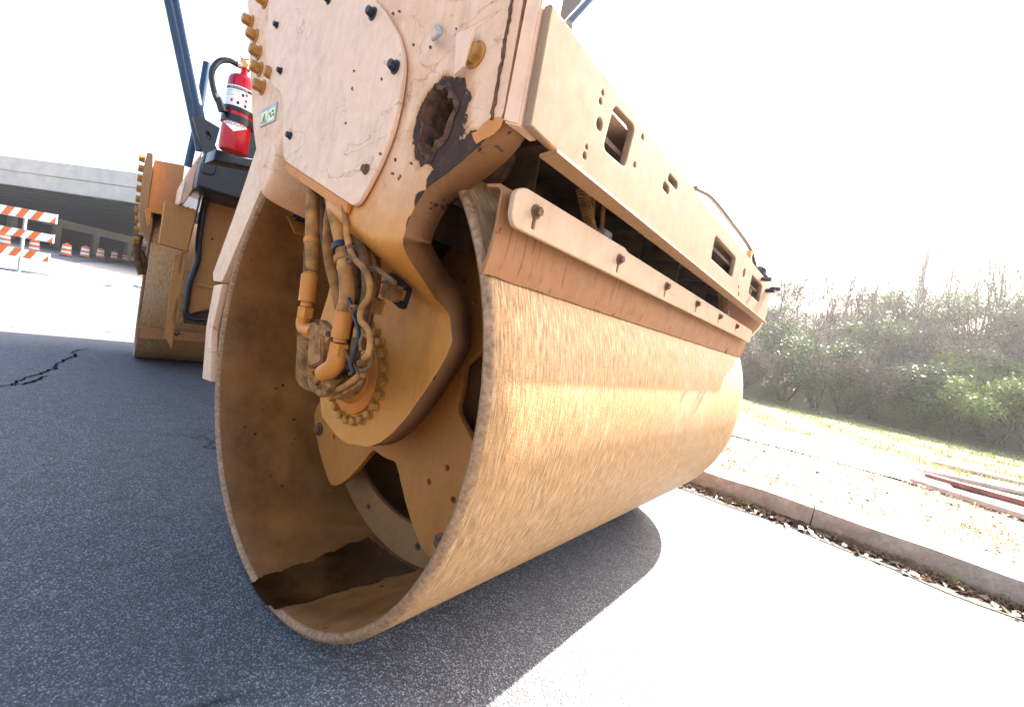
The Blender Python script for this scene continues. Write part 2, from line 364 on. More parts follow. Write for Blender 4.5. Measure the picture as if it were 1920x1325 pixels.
# ---- side arm (one bent plate from the frame down to the hub)
XR = [(.430, .03), (.437, .055), (.452, .128), (.478, .176), (.516, .220), (.565, .263), (.644, .315), (.70, .349), (.735, .368), (.776, .381), (.811, .366), (.863, .352), (.885, .377), (.903, .395), (.930, .413), (.955, .423), (.984, .428), (1.012, .443), (1.042, .466), (1.06, .511), (1.08, .551), (1.102, .588), (1.122, .609), (1.14, .622), (1.32, .622), (1.8, .64)]
XL = [(.430, .01), (.434, -.03), (.440, -.058), (.466, -.137), (.510, -.162), (.60, -.20), (.75, -.244), (.83, -.22), (.90, -.21), (.97, -.22), (1.04, -.26), (1.10, -.315), (1.16, -.35), (1.21, -.385), (1.30, -.45), (1.5, -.555), (1.76, -.686), (1.8, -.70)]
def ip(T, z): return float(np.interp(z, [p[0] for p in T], [p[1] for p in T]))
def sst(t): t = min(1, max(0, t)); return t*t*(3-2*t)
def arm_y(x, z):
    if x > .12: zb = 1.015-.06*sst((x-.12)/.25)
    else: zb = 1.015+.26*sst((.12-x)/.10)-.18*sst((-.17-x)/.13)
    return -.05+.20*sst((zb-z)/.135)+.0
nz, nx = 190, 120
zs = [.430+(1.80-.430)*(k/nz)**1.15 for k in range(nz+1)]
hole_c = (.463, 1.160)
def hole_r(a): return .046+.005*math.sin(3*a+1)+.004*math.sin(7*a)+.002*math.sin(17*a)
m = MB(); vs = []; keep = []
for z in zs:
    xl, xr = ip(XL, z), ip(XR, z)
    for i in range(nx+1):
        x = xl+(xr-xl)*i/nx; vs.append((x, arm_y(x, z), z))
fs = []
def inh(p):
    dx, dz = (p[0]-hole_c[0])/.82, (p[2]-hole_c[1])/1.15; return math.hypot(dx, dz) < hole_r(math.atan2(dz, dx))
for k in range(nz):
    for i in range(nx):
        q = (k*(nx+1)+i, k*(nx+1)+i+1, (k+1)*(nx+1)+i+1, (k+1)*(nx+1)+i)
        if not any(inh(vs[j]) for j in q): fs.append(q)
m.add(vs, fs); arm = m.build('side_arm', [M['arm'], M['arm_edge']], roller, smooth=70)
bm = bmesh.new(); bm.from_mesh(arm.data)
bmesh.ops.delete(bm, geom=[v for v in bm.verts if not v.link_faces], context='VERTS')
for _ in range(3):
    bv = [v for v in bm.verts if v.is_boundary]; co = {}
    for v in bv:
        nb = [e.other_vert(v).co for e in v.link_edges if e.is_boundary]
        if len(nb) == 2 and (Vector((v.co.x-hole_c[0], 0, v.co.z-hole_c[1])).length < .09): co[v] = (v.co*2+nb[0]+nb[1])/4
    for v, c in co.items(): v.co = c
bm.to_mesh(arm.data); bm.free()
arm.data.set_sharp_from_angle(angle=R(70))
so = arm.modifiers.new('thickness', 'SOLIDIFY'); so.thickness = .062; so.offset = -1; so.material_offset_rim = 1; so.use_even_offset = False
# rusty torn ring round the hole: lips bent outward, and the tube seen inside it
m = MB(); n = 48
rings = []
for (k, dr, dy) in ((0, .012, -.0515), (1, .002, -.0565), (2, -.002, -.045), (3, -.006, .01), (4, -.010, .06)):
    rings.append([(hole_c[0]+.82*(hole_r(a)+dr+random.uniform(-.003, .003))*math.cos(a), dy, hole_c[1]+1.15*(hole_r(a)+dr+random.uniform(-.003, .003))*math.sin(a)) for a in [2*PI*i/n for i in range(n)]])
m.add([p for r_ in rings for p in r_], [(k*n+i, k*n+(i+1) % n, (k+1)*n+(i+1) % n, (k+1)*n+i) for k in range(4) for i in range(n)])
rustm = simple('flaking_rust', (.10, .042, .022), .9, 0, .75, 55, .9)
m.build('torn_hole_rim', rustm, roller, smooth=80)
m = MB(); m.lathe((hole_c[0]-.01, .012, hole_c[1]), (0, 1, 0), [(0, .062), (.10, .058), (.101, .0)], 24, cap=False); m.build('lifting_tube', rustm, roller)

# ---- cover plate over the hose recess, with bolts
cov = [(505, -60), (640, -42), (690, -14), (722, 22), (745, 62), (755, 100), (756, 130), (748, 190), (735, 245), (712, 305), (688, 352), (670, 382), (660, 385), (533, 302), (529, 280), (531, 240), (533, 214), (526, 172), (508, 158), (498, 100), (504, 0)]
cov = [q for q in cov]
cover = side('cover_plate', M['lit_peach'], roller, -.064, cov, t=.010, r=.02, bevel=.002)
lip = [ony(q, -.064) for q in ((534, 303), (652, 380))]
m = MB(); a, b_ = lip; dz = np.array((0, 0, -.020)); dd = (b_-a)/np.linalg.norm(b_-a); nn = np.array((dd[2], 0, -dd[0])); nn *= -1 if nn[2] > 0 else 1
m.add([a, b_, b_+nn*.022+(0, .006, 0), a+nn*.022+(0, .006, 0), a+(0, .012, 0), b_+(0, .012, 0), b_+nn*.022+(0, .012, 0), a+nn*.022+(0, .012, 0)], [(0, 1, 2, 3), (7, 6, 5, 4), (0, 4, 5, 1), (1, 5, 6, 2), (2, 6, 7, 3), (3, 7, 4, 0)])
m.build('cover_lip', M['orange'], roller, bevel=.0015)
for q, k in (((700, 27), 1.15), ((520, 48), .85), ((742, 127), 1.15), ((527, 134), .85), ((545, 255), .9), ((617, 1), .9)):
    hexbolt(roller, M['bolt_k'], ony(q, -.064), (0, -1, 0), .0085*k, .011*k, 1.35, 'cover_bolt', rot=.3)
hexbolt(roller, M['bolt_r'], ony((687, 318), -.064), (0, -1, 0), .0085, .008, 1.3, 'cover_bolt', rot=.6).__setitem__('label', 'rusty cover bolt low on the cover')
for q in ((468, 42), (476, 68), (482, 99), (484, 130), (489, 164), (511, 141), (494, 2)):
    p = ony(q, -.055); hexbolt(roller, M['bolt_y'], p+np.array((.004, .008, 0)), (0, -1, 0), .0165, .026, 1.38, 'frame_bolt', rot=.25)
# big bolt with guard tab on the right
p = ony((893, 104), -.05); hexbolt(roller, M['bolt_y'], p, (0, -1, 0), .016, .012, 1.35, 'pivot_bolt', rot=.5)
side('guard_tab', M['lit_peach'], roller, -.068, [(855, 62), (887, 50), (888, 58), (869, 124), (851, 140)], t=.004, bevel=.0008)
m = MB(); m.tube(smooth_path([ony((818, 48), -.052), ony((826, 60), -.075), ony((818, 70), -.078), ony((812, 74), -.055)], 4), .0035, 8); m.build('wire_clip', M['steel'], roller)
# bare patch where the top coat has flaked off the lower corner, and small chips
side('flaked_paint_patch', M['orange'], roller, -.0512, [(905, 232), (918, 222), (934, 219), (944, 222), (938, 238), (925, 252), (905, 262), (893, 270), (888, 262), (884, 250), (894, 246)], t=.001, bevel=.0002)
rr0 = random.Random(8)
for k in range(16):
    qx, qy = rr0.choice(((690, 120), (760, 340), (745, 320), (770, 60), (660, 200), (720, 300), (850, 60)))
    cx_, cy_ = qx+rr0.uniform(-40, 40), qy+rr0.uniform(-40, 40); 
    if qx < 720 and cx_ > 735: cx_ = 730
    yy = -.0642 if cx_ < 735 and cy_ < 300 else -.0513
    side('paint_chip', rustm0, roller, yy, [(cx_+rr0.uniform(1.2, 3.5)*math.cos(a), cy_+rr0.uniform(1.2, 5)*math.sin(a)) for a in (0, 1, 2, 3, 4, 5.2)], t=.0008, bevel=.0001)
# warning sticker
stk = [(491, 207), (521, 191), (516, 226), (487, 240)]
stp = [ony(q, -.0512) for q in stk]
def decal(name, mat_, parent, P, t=.0012):
    P = [Vector(p) for p in P]; u = (P[1]-P[0]).normalized(); n = u.cross(P[2]-P[1]).normalized(); 
    if n.dot(Vector(CAM)-P[0]) < 0: n = -n
    m = MB(); k = len(P); m.add([p+n*t for p in P]+list(P), [tuple(range(k)), tuple(range(2*k-1, k-1, -1))]+[(i, (i+1) % k, k+(i+1) % k, k+i) for i in range(k)]); return m.build(name, mat_, parent, smooth=None)
sticker = decal('warning_sticker', M['steel'], roller, stp)
def lerp4(P, s, t): P = [np.array(p) for p in P]; return (P[0]*(1-s)+P[1]*s)*(1-t)+(P[3]*(1-s)+P[2]*s)*t
def sub(P, s0, s1, t0, t1): return [lerp4(P, s0, t0), lerp4(P, s1, t0), lerp4(P, s1, t1), lerp4(P, s0, t1)]
def off(P, d): return [np.array(p)+np.array(d) for p in P]
dd_ = (0, -.0013, 0)
decal('sticker_panel', M['greenprint'], sticker, off(sub(stp, .06, .47, .22, .9), dd_), .0004); decal('sticker_panel', M['greenprint'], sticker, off(sub(stp, .53, .94, .22, .9), dd_), .0004)
for tri in (((.10, .85), (.265, .3), (.43, .85)),):
    P = [lerp4(stp, *q) for q in tri]; decal('warning_triangle', M['blackprint'], sticker, off(P, (0, -.0018, 0)), .0003)
    P = [lerp4(stp, *q) for q in ((.16, .80), (.265, .42), (.37, .80))]; decal('warning_triangle', M['yellowprint'], sticker, off(P, (0, -.0022, 0)), .0003)
    P = [lerp4(stp, *q) for q in ((.22, .76), (.25, .52), (.28, .52), (.31, .76))]; decal('warning_mark', M['blackprint'], sticker, off(P, (0, -.0026, 0)), .0003)
for (s, t) in ((.64, .5), (.80, .42), (.72, .66), (.86, .64)):
    decal('gear_mark', M['blackprint'], sticker, off(sub(stp, s-.05, s+.05, t-.06, t+.06), (0, -.0018, 0)), .0003)

# ---- frame: chamfer at the corner, front beam with cut-outs, underside
m = MB()
m.add([(.622, -.05, 1.13), (.647, -.037, 1.125), (.649, -.037, 1.8), (.64, -.05, 1.8), (.622, .02, 1.13), (.640, .02, 1.13), (.64, .02, 1.8), (.63, .02, 1.8)], [(0, 1, 2, 3), (5, 4, 7, 6), (1, 5, 6, 2), (4, 0, 3, 7), (0, 4, 5, 1), (3, 2, 6, 7)])
m.build('corner_strip', M['lit_peach'], roller, bevel=.003)
BX = .662
beam_out = [(1040, 16), (1088, 78), (1128, 132), (1146, 158), (1158, 178), (1196, 216), (1232, 262), (1266, 306), (1300, 350), (1350, 412), (1400, 474), (1434, 516), (1442, 532), (1440, 550), (1420, 600), (1410, 599), (1350, 558), (1290, 509), (1230, 457), (1170, 405), (1110, 350), (1060, 304), (1000, 248), (985, 232)]
bo = [(float(onx(q, BX)[1]), float(onx(q, BX)[2])) for q in beam_out]
bo_ = [(-.03, 1.127)]+[(float(onx(q, .662)[1]), float(onx(q, .662)[2])) for q in ((1036, 8), (1088, 78), (1126, 130), (1146, 158), (1160, 182))]+[(.30, 1.272), (.42, 1.285), (1.93, 1.29), (2.0, 1.255), (2.0, 1.15), (1.95, 1.10), (.3, 1.105)]
wh = [[(1153, 186), (1194, 226), (1171, 314), (1131, 279)], [(1372, 466), (1420, 516), (1403, 534), (1365, 492)], [(1258, 424), (1300, 462), (1318, 494), (1254, 438)]]
ho = []
for h in wh[:1]:
    ho.append([(float(onx(q, BX)[1]), float(onx(q, BX)[2])) for q in h])
ho.append([(1.52, 1.17), (1.76, 1.17), (1.76, 1.25), (1.52, 1.25)]); ho.append([(.93, 1.17), (1.22, 1.17), (1.22, 1.245), (.93, 1.245)])
bo = [(-.03, 1.127), (-.03, 1.305), (.14, 1.300), (.30, 1.296), (1.93, 1.29), (2.0, 1.255), (2.0, 1.15), (1.95, 1.10), (.3, 1.105)]
ho[0] = [(.190, 1.272), (.283, 1.276), (.271, 1.189), (.18, 1.186)]
holes = [rnd(h, .015) for h in ho]
for q, r_ in (((1130, 174), .0035), ((1126, 190), .0045), ((1124, 233), .010), ((1100, 276), .0035), ((1096, 292), .0055), ((1205, 257), .005), ((1190, 309), .005), ((1335, 575), .006)):
    p = onx(q, BX)
    if q[0] < 1300: holes.append(circ2((p[1], p[2]), r_, 16))
for (y, z, r_) in ((1.38, 1.225, .018), (1.34, 1.16, .006), (1.36, 1.135, .008)): holes.append(circ2((y, z), r_, 16))
for q0, q1 in (((1244, 346), (1254, 359)), ((1254, 331), (1270, 350))):
    a, b_ = onx(q0, BX), onx(q1, BX); a = np.array((a[1], a[2])); b_ = np.array((b_[1], b_[2])); d = (b_-a)/np.linalg.norm(b_-a); nrm = np.array((-d[1], d[0]))*.009
    holes.append(rnd([a-nrm, b_-nrm, b_+nrm, a+nrm], .008, 5))
beam = plate('front_beam', M['beam'], roller, (BX, 0, 0), (0, 1, 0), (0, 0, 1), bo, holes, t=.016, bevel=.003)
# rolled lower flange, underside, back wall of the beam
m = MB(); m.obox((BX+.002, .975, 1.1035), (.017, 0, .002), (0, .955, -.004), (-.0005, 0, .003)); m.build('beam_lower_edge', M['rear'], roller, bevel=.001)
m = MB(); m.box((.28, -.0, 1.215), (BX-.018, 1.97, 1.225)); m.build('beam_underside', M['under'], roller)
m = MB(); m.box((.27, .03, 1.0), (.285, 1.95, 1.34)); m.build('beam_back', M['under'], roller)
m = MB(); m.box((.29, .02, 1.275), (BX-.02, 1.96, 1.287)); m.build('beam_top', M['lit_peach'], roller)
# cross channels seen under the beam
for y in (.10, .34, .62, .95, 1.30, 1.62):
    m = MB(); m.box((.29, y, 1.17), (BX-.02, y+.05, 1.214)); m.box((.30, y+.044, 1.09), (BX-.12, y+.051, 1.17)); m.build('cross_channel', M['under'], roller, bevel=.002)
m = MB(); m.tube([(.42, .05, 1.07), (.42, 1.9, 1.07)], .018, 12); m.build('spray_pipe', M['under'], roller)
for y in (.42, .80, 1.18, 1.5):
    m = MB(); m.box((.40, y, 1.03), (.45, y+.05, 1.055)); m.lathe((.43, y+.025, 1.03), (0, 0, -1), [(0, .016), (.03, .010)], 10); m.build('spray_nozzle', M['dust'], roller, bevel=.002)
# far end plate with its big round hole
plate('end_plate', M['lit_peach'], roller, (0, 1.97, 0), (1, 0, 0), (0, 0, 1), rnd([(-.45, 1.1), (-.3, .95), (.44, .95), (.60, 1.0), (.655, 1.09), (.655, 1.285), (.40, 1.288), (-.45, 1.288)], .03), [circ2((.50, 1.045), .045, 28)], t=.03, bevel=.003)
# hooded top deck behind the beam, hand rail, headlamp wiring
m = MB(); m.box((-.5, .02, 1.27), (.26, 1.93, 1.30)); m.build('top_deck', M['lit_peach'], roller, bevel=.01)
def fx(q, x): return onx(q, x)
front('mudflap', simple('matt_rubber', (.015, .013, .018), .95, 0, .3, 20), roller, .58, [(1030, -30), (1100, -30), (1090, 6), (1058, 40), (1036, 14)], t=.006)
m = MB(); m.tube([fx((1066, 48), .60), fx((1135, -28), .60)], .0085, 12); m.build('hand_rail', M['blue'], roller)
m = MB(); m.tube(smooth_path([(.56, .95, 1.41), (.57, 1.1, 1.43), (.58, 1.4, 1.425), (.58, 1.75, 1.42), (.58, 1.95, 1.37)], 8), .010, 12); m.build('lamp_cable', M['dark'], roller)
m = MB(); m.lathe((.60, 1.96, 1.355), (0, 0, 1), [(-.03, .03), (.02, .03), (.03, .02)], 14); m.box((.55, 1.80, 1.30), (.58, 1.99, 1.315)); m.box((.56, 1.95, 1.30), (.64, 2.02, 1.345)); m.build('work_lamp', M['dark'], roller, bevel=.003)
m = MB(); m.box((.58, 1.55, 1.28), (.60, 1.62, 1.37)); m.box((.58, 1.62, 1.30), (.61, 1.70, 1.33)); m.box((.575, 1.70, 1.28), (.60, 1.73, 1.40)); m.build('lamp_bracket', M['orange'], roller, bevel=.003)

for (y_, z_, l_) in ((1.93, 1.262, .048), (1.84, 1.235, .040), (1.70, 1.262, .042)):     # short pegs added to cast slanted shadows on the drum
    m = MB(); m.box((BX, y_, z_), (BX+l_, y_+.022, z_+.018)); m.build('shadow_peg', M['dark'], roller, bevel=.003)
# ---- scraper
def scr_sec(T, y): return [(x, y, z) for x, z in T]
blade_sec = [(.6015, .906), (.609, .935), (.613, .985), (.613, 1.045), (.605, 1.052), (.575, 1.054), (.575, 1.049), (.603, 1.046), (.608, 1.040), (.608, .985), (.602, .935), (.594, .912)]
m = MB(); k = len(blade_sec); NY = 60; vs = []
for j in range(NY+1):
    y = -.012+(1.90+.012)*j/NY; w_ = .0012*math.sin(j*1.7)
    vs += [(x+w_*(i in (0, 1)), y, z+w_*(i in (0,))) for i, (x, z) in enumerate(blade_sec)]
m.add(vs, [(j*k+i, (j+1)*k+i, (j+1)*k+(i+1) % k, j*k+(i+1) % k) for j in range(NY) for i in range(k)]+[tuple(range(k-1, -1, -1)), tuple(NY*k+i for i in range(k))])
me = m.mesh(); bm = bmesh.new(); bm.from_mesh(me); bmesh.ops.recalc_face_normals(bm, faces=bm.faces); bm.to_mesh(me); bm.free()
link('scraper_blade', me, M['blade'], roller, 30)
ys_b = [.046, .364, .664, .95, 1.24, 1.525]
slots = [rnd([(y-.004, .995), (y+.004, .995), (y+.004, 1.02), (y-.004, 1.02)], .004, 4) for y in ys_b]
scb = plate('scraper_bar', M['bar'], roller, (.640, 0, 0), (0, 1, 0), (0, 0, 1), rnd([(.0, .985), (1.86, .985), (1.86, 1.04), (1.80, 1.045), (.40, 1.05), (.385, 1.055), (.01, 1.052), (-.012, 1.04), (-.012, 1.0)], .012), slots, t=.010, bevel=.002)
for y in ys_b: hexbolt(roller, M['bolt_r'], (.640, y, 1.024), (1, 0, 0), .0085, .010, 1.45, 'scraper_bolt', rot=.4)
# springs and hook rods
def spring(y, x=.52, z0=1.05, z1=1.112, r=.0155, turns=15):
    m = MB(); P = [(x+r*math.cos(2*PI*t*turns/240)*1, y+.02*t/240+r*math.sin(2*PI*t*turns/240), z1-(z1-z0)*t/240) for t in range(241)]
    m.tube(P, .0024, 6); m.tube([(x, y, z1), (x, y-.002, z1+.012)], .0025, 6); return m.build('return_spring', M['dust'], roller, smooth=60)
springs = []
a = onx((1093, 345), .56); b_ = onx((1108, 432), .56)
for y0 in (float(a[1]), 1.50):
    m = MB(); x = .56; z1 = float(a[2])-.012; z0 = float(b_[2]); P = []
    for t in range(361):
        an = 2*PI*t*13/360; P.append((x+.0135*math.cos(an), y0+float(b_[1]-a[1])*t/360+.0135*math.sin(an), z1-(z1-z0)*t/360))
    m.tube(P, .0019, 6); m.tube([(x, y0, z1), (x, y0, z1+.03)], .0022, 6); m.build('return_spring', M['hose'], roller, smooth=60)
    for k_, (dy, r_) in enumerate(((.055, .0055), (.105, .0055))):
        m = MB(); P = smooth_path([(x, y0+dy-.01, z1+.03), (x, y0+dy+.01, z0+.015), (x+.003, y0+dy+.02, z0-.012), (x+.006, y0+dy+.035, z0-.012), (x+.006, y0+dy+.035, z0+.005)], 5); m.tube(P, r_, 10); m.build('hook_rod', M['dust'], roller)
    m = MB(); m.box((x-.012, y0+.10, z0-.012), (x+.016, y0+.145, z0+.016)); m.build('rod_block', M['steel'], roller, bevel=.003)

# ---- hub: flange, bolt ring, hydraulic motor
HC = (.015, .635)
m = MB(); m.lathe((HC[0], .15, HC[1]), (0, -1, 0), [(0, .118), (.012, .118), (.016, .112), (.016, .09), (.06, .075), (.10, .068), (.105, .06)], 48); m.build('motor_flange', M['orange'], roller)
for k in range(24):
    a = R(15*k); hexbolt(roller, M['bolt_y'], (HC[0]+.138*math.cos(a), .15, HC[1]+.138*math.sin(a)), (0, -1, 0), .0125, .014, 1.2, 'hub_bolt', rot=a)
def T(q, y): return ony(q, y)
capo = [(590, 603), (597, 598), (603, 603), (606, 608), (622, 618), (624, 630), (618, 634), (606, 648), (582, 656), (574, 650), (580, 636), (566, 634), (557, 628), (556, 622), (562, 620), (575, 606)]
side('motor_cap', M['dust'], roller, -.030, capo, t=.022, bevel=.003, r=.004)
for q in ((596, 604), (560, 627), (616, 626), (579, 651)):
    m = MB(); m.lathe(T(q, -.031), (0, -1, 0), [(0, .0065), (.004, .0065), (.0041, .004), (.001, .0038)], 12); m.build('cap_screw', M['bolt_r'], roller)
m = MB(); c0 = T((592, 632), -.01); c1 = np.array((HC[0]-.0, .06, HC[1]-.0))
m.tube([c0, c0*.6+c1*.4, c1], [.042, .055, .075], 20); m.build('hydraulic_motor', M['dust'], roller)
m = MB(); c0 = T((622, 672), -.01); c1 = T((650, 720), .06); m.tube([c0, c1], [.03, .05], 14); m.obox(T((612, 662), -.01), (.03, 0, .012), (0, .03, 0), (-.01, 0, .03)); m.build('motor_body', M['dust'], roller, bevel=.004)
def pipe(name, mt, qs, y, r, n=14, k=6, **kw):
    P = [T(q[:2], q[2] if len(q) > 2 else y) for q in qs]; P = smooth_path(P, k); m = MB(); m.tube(P, r, n); return m.build(name, mt, roller, smooth=50, **kw)
def band(name, mt, q0, q1, y, r, n=20):
    a, b_ = T(q0, y), T(q1, y); m = MB(); m.lathe(a, b_-a, [(0, r*.94), (.001, r), (np.linalg.norm(b_-a)-.001, r), (np.linalg.norm(b_-a), r*.94)], n); return m.build(name, mt, roller, smooth=40)
y1 = -.02
pipe('hydraulic_hose', M['hose'], [(590, 330, .0), (587, 380), (585, 440), (583, 500), (578, 545)], y1, .0165)
band('hose_sleeve', M['orange'], (584, 447), (584, 457), y1, .0185); band('hose_sleeve', M['hose2'], (583, 470), (582, 512), y1, .0170)
band('hose_ferrule', M['orange'], (581, 515), (575, 566), y1, .0195); band('hose_neck', M['orange'], (575, 566), (574, 576), y1, .0135)
band('hex_nut', M['orange'], (574, 576), (571, 596), y1, .0195, 6)
pipe('pipe_elbow', M['orange'], [(571, 592), (568, 606), (572, 618), (588, 622)], y1, .0165)
y2 = -.035
pipe('hydraulic_hose', M['hose'], [(618, 355, .0), (628, 400), (640, 450), (647, 500), (651, 545), (648, 575)], y2, .0165)
band('hose_ferrule', M['orange'], (646, 582), (638, 634), y2, .019); band('hose_neck', M['orange'], (638, 634), (637, 642), y2, .014)
band('hex_nut', M['orange'], (637, 643), (633, 664), y2, .0215, 6)
pipe('pipe_elbow', M['orange'], [(633, 662), (630, 678), (622, 690), (606, 700)], y2, .0195)
pipe('hydraulic_hose', M['hose2'], [(652, 372, .0), (664, 430), (683, 480), (689, 530), (685, 570), (674, 620), (662, 670), (655, 700, .03)], -.005, .0125)
pipe('hydraulic_hose', M['hose2'], [(637, 365, .02), (646, 420), (662, 480), (668, 540), (665, 600), (660, 650)], .02, .015)
pipe('hydraulic_hose', M['hose'], [(622, 380, .05), (616, 430), (618, 490), (630, 540), (640, 590)], .04, .014)
pipe('hydraulic_hose', M['hose2'], [(602, 340, .07), (606, 420), (618, 500), (632, 545)], .07, .012)
pipe('wiring_loom', M['hose'], [(643, 372), (648, 410), (652, 450), (662, 480), (685, 508), (694, 535), (690, 560), (678, 578), (676, 600), (686, 612), (694, 630), (692, 660), (682, 672)], -.055, .0065, 10)
pipe('wiring_loom', M['hose2'], [(688, 515), (692, 506), (705, 504), (722, 516), (740, 530)], -.03, .0055, 10)
pipe('cable_loop', M['dust'], [(678, 658), (676, 640), (684, 628), (694, 640), (690, 656), (680, 662)], -.05, .004, 8)
for (q0, q1, y, r_) in (((640, 459), (642, 470), y2, .021), ((643, 481), (645, 492), y2, .020), ((650, 572), (649, 585), y2, .0205)):
    c = band('hose_clamp', M['bolt_k'] if q0[0] == 640 else M['dust'], q0, q1, y, r_)
    p = T((q0[0]+16, q0[1]+7), y-.018); m = MB(); m.obox(p, (.011, 0, .001), (0, .008, 0), (-.001, 0, .008)); m.lathe(p+np.array((0, -.008, 0)), (0, -1, 0), [(0, .004), (.004, .004)], 8); m.build('clamp_screw', M['bolt_r'], roller, bevel=.0015)
p = T((681, 625), -.03); m = MB(); m.obox(p, (.020, 0, .002), (0, .012, 0), (-.002, 0, .010)); m.lathe(p+np.array((0, -.011, 0)), (0, -1, 0), [(0, .006), (.003, .006)], 10); m.build('pipe_clamp', M['dust'], roller, bevel=.003)
pipe('grease_pipe', M['dust'], [(655, 700, .04), (640, 712, .0), (624, 722, -.02), (612, 735)], -.02, .006, 10)
band('hex_nut', M['dust'], (622, 716), (612, 732), -.03, .012, 6); band('hex_nut', M['dust'], (600, 706), (592, 716), -.02, .011, 6)
pipe('pipe_elbow', M['dust'], [(592, 700), (584, 712), (590, 726), (604, 738), (612, 732)], -.025, .0085, 10)
m = MB(); rr_ = random.Random(3)
for _ in range(26):
    p = T((668+rr_.uniform(-10, 16), 690+rr_.uniform(-14, 14)), .02+rr_.uniform(-.03, .01)); m.lathe(p, (rr_.uniform(-1, 1), -1, rr_.uniform(-1, 1)), [(-.006, .003), (0, .008), (.006, .003)], 6, rr_.random())
m.build('caked_grease', M['dust'], roller, smooth=60)
pipe('cable_conduit', M['dust'], [(628, 745), (650, 733), (668, 722), (680, 712)], .0, .005, 8)
for qs, y_, r_, mt in (
    ([(610, 350, .08), (612, 400), (610, 460), (622, 520), (640, 570), (645, 620)], .09, .010, 'hose2'),
    ([(660, 378, .0), (676, 430), (694, 470), (700, 520), (692, 575), (680, 620), (668, 680), (662, 712)], .02, .009, 'hose'),
    ([(632, 370, .03), (634, 430), (646, 500), (660, 560), (656, 620), (648, 670), (655, 705)], .005, .007, 'dark'),
    ([(668, 385, .02), (690, 440), (706, 485), (708, 530), (697, 575), (690, 620), (682, 660)], .045, .008, 'hose2'),
    ([(654, 560, -.04), (664, 590), (672, 620), (668, 650), (658, 680), (664, 700)], -.045, .0045, 'dark'),
    ([(640, 640, -.03), (652, 668), (668, 690), (684, 694), (696, 680), (698, 655)], -.03, .0045, 'hose2'),
    ([(598, 700, -.02), (612, 720), (634, 728), (658, 716), (676, 700)], -.01, .007, 'hose')):
    pipe('hydraulic_hose' if r_ > .006 else 'cable', M[mt], qs, y_, r_, 10)
P = smooth_path([T(q, .012) for q in ((628, 372), (632, 420), (640, 470), (652, 520), (658, 570), (660, 610))], 14)
m = MB(); m.tube(P, [.0135+.0022*(k % 2) for k in range(len(P))], 12); m.build('ribbed_conduit', M['hose2'], roller, smooth=20)
m = MB(); rz = random.Random(2); P = [(.600+rz.uniform(-.0015, .0015), -.051, 1.135+k*.006) for k in range(66)]; m.tube(P, [.002+rz.uniform(0, .0022) for _ in P], 6); m.build('weld_seam', rustm0, roller, smooth=60)
# small lamp bracket on the arm
plate('sensor_bracket', M['lit_peach'], roller, T((701, 523), .06), (1, .1, -.25), (0, 1, .1), [(0, 0), (.075, 0), (.075, .04), (0, .04)], t=.004, bevel=.001)
m = MB(); m.obox(T((738, 548), .07), (.026, 0, -.004), (0, .02, 0), (.004, 0, .018)); m.build('sensor_box', M['dust'], roller, bevel=.006)
m = MB(); m.obox(T((745, 545), .09), (.040, 0, -.016), (0, .012, 0), (.006, 0, .026)); m.build('sensor_shroud', M['dark'], roller, bevel=.004)
m = MB(); m.obox(T((705, 573), .05), (.014, 0, -.004), (0, .012, 0), (.004, 0, .016)); m.tube([T((712, 568), .05), T((726, 556), .05)], .003, 8); m.build('cable_clip', M['hose'], roller, bevel=.003)
m = MB(); m.obox(T((562, 402), .10), (.035, 0, -.018), (0, .03, 0), (.006, 0, .012)); m.build('proximity_switch', M['dark'], roller, bevel=.008)
plate('switch_plate', M['orange'], roller, T((535, 398), .09), (1, 0, -.72), (0, 1, 0), [(0, 0), (.12, 0), (.12, .05), (0, .05)], t=.003, bevel=.0008)

# ---- rear edge of the front frame, left of the drum
side('rear_leg_plate', M['lit_peach'], roller, .010, [(486, 262), (505, 318), (416, 528), (400, 527), (399, 512), (440, 400)], t=.03, r=.008, bevel=.002)
side('rear_scraper_end', M['lit_peach'], roller, .012, [(401, 535), (417, 532), (397, 620), (394, 715), (379, 709), (387, 610)], t=.02, bevel=.002)
m = MB(); m.box((-.72, .03, .84), (-.69, 1.9, 1.05)); m.build('rear_cross_plate', M['ochre'], roller, bevel=.003)
m = MB(); m.box((-3.3, 1.0, .33), (-.72, 1.75, 2.4)); m.build('shadow_body_block', M['ochre'], roller, bevel=.02)  # unseen body block, shaped to fill the shadow on the ground
m = MB(); m.box((-.9, 1.0, 1.36), (-.28, 1.97, 2.4)); m.build('shadow_neck_block', M['ochre'], roller, bevel=.02)  # unseen block added to shut a sunlit gap in that shadow
m = MB(); m.box((-4.8, 1.0, .9), (-3.31, 2.0, 1.9)); m.build('engine_bonnet', M['ochre'], roller, bevel=.04)

# ------------------------------------------------------------------ rear unit (steered a little)
AL = R(8.3); B0 = np.array((-3.97, .335, 0.0))
XP = np.array((math.cos(AL), -math.sin(AL), 0)); YP = np.array((math.sin(AL), math.cos(AL), 0)); ZP = np.array((0, 0, 1.0))
MR = Matrix(((XP[0], YP[0], 0, B0[0]), (XP[1], YP[1], 0, B0[1]), (0, 0, 1, 0), (0, 0, 0, 1)))
def rx(q, x): return hit(q, B0+XP*x, XP)
def rplate(name, mt, x, qs, holes=(), t=.02, r=0, bevel=.003):
    O = B0+XP*x; f = lambda L: [((hit(q, O, XP)-O)@YP, hit(q, O, XP)[2]) for q in L]
    o = f(qs); o = rnd(o, r) if r else o
    return plate(name, mt, roller, O, YP, ZP, o, [f(h) for h in holes], t, bevel)
rs = MB()
ob = shell('rear_drum_shell', 0, 1.9, M['drum_o2'], M['drum_i'], M['rim'], roller, MR, n=96, ny=8)
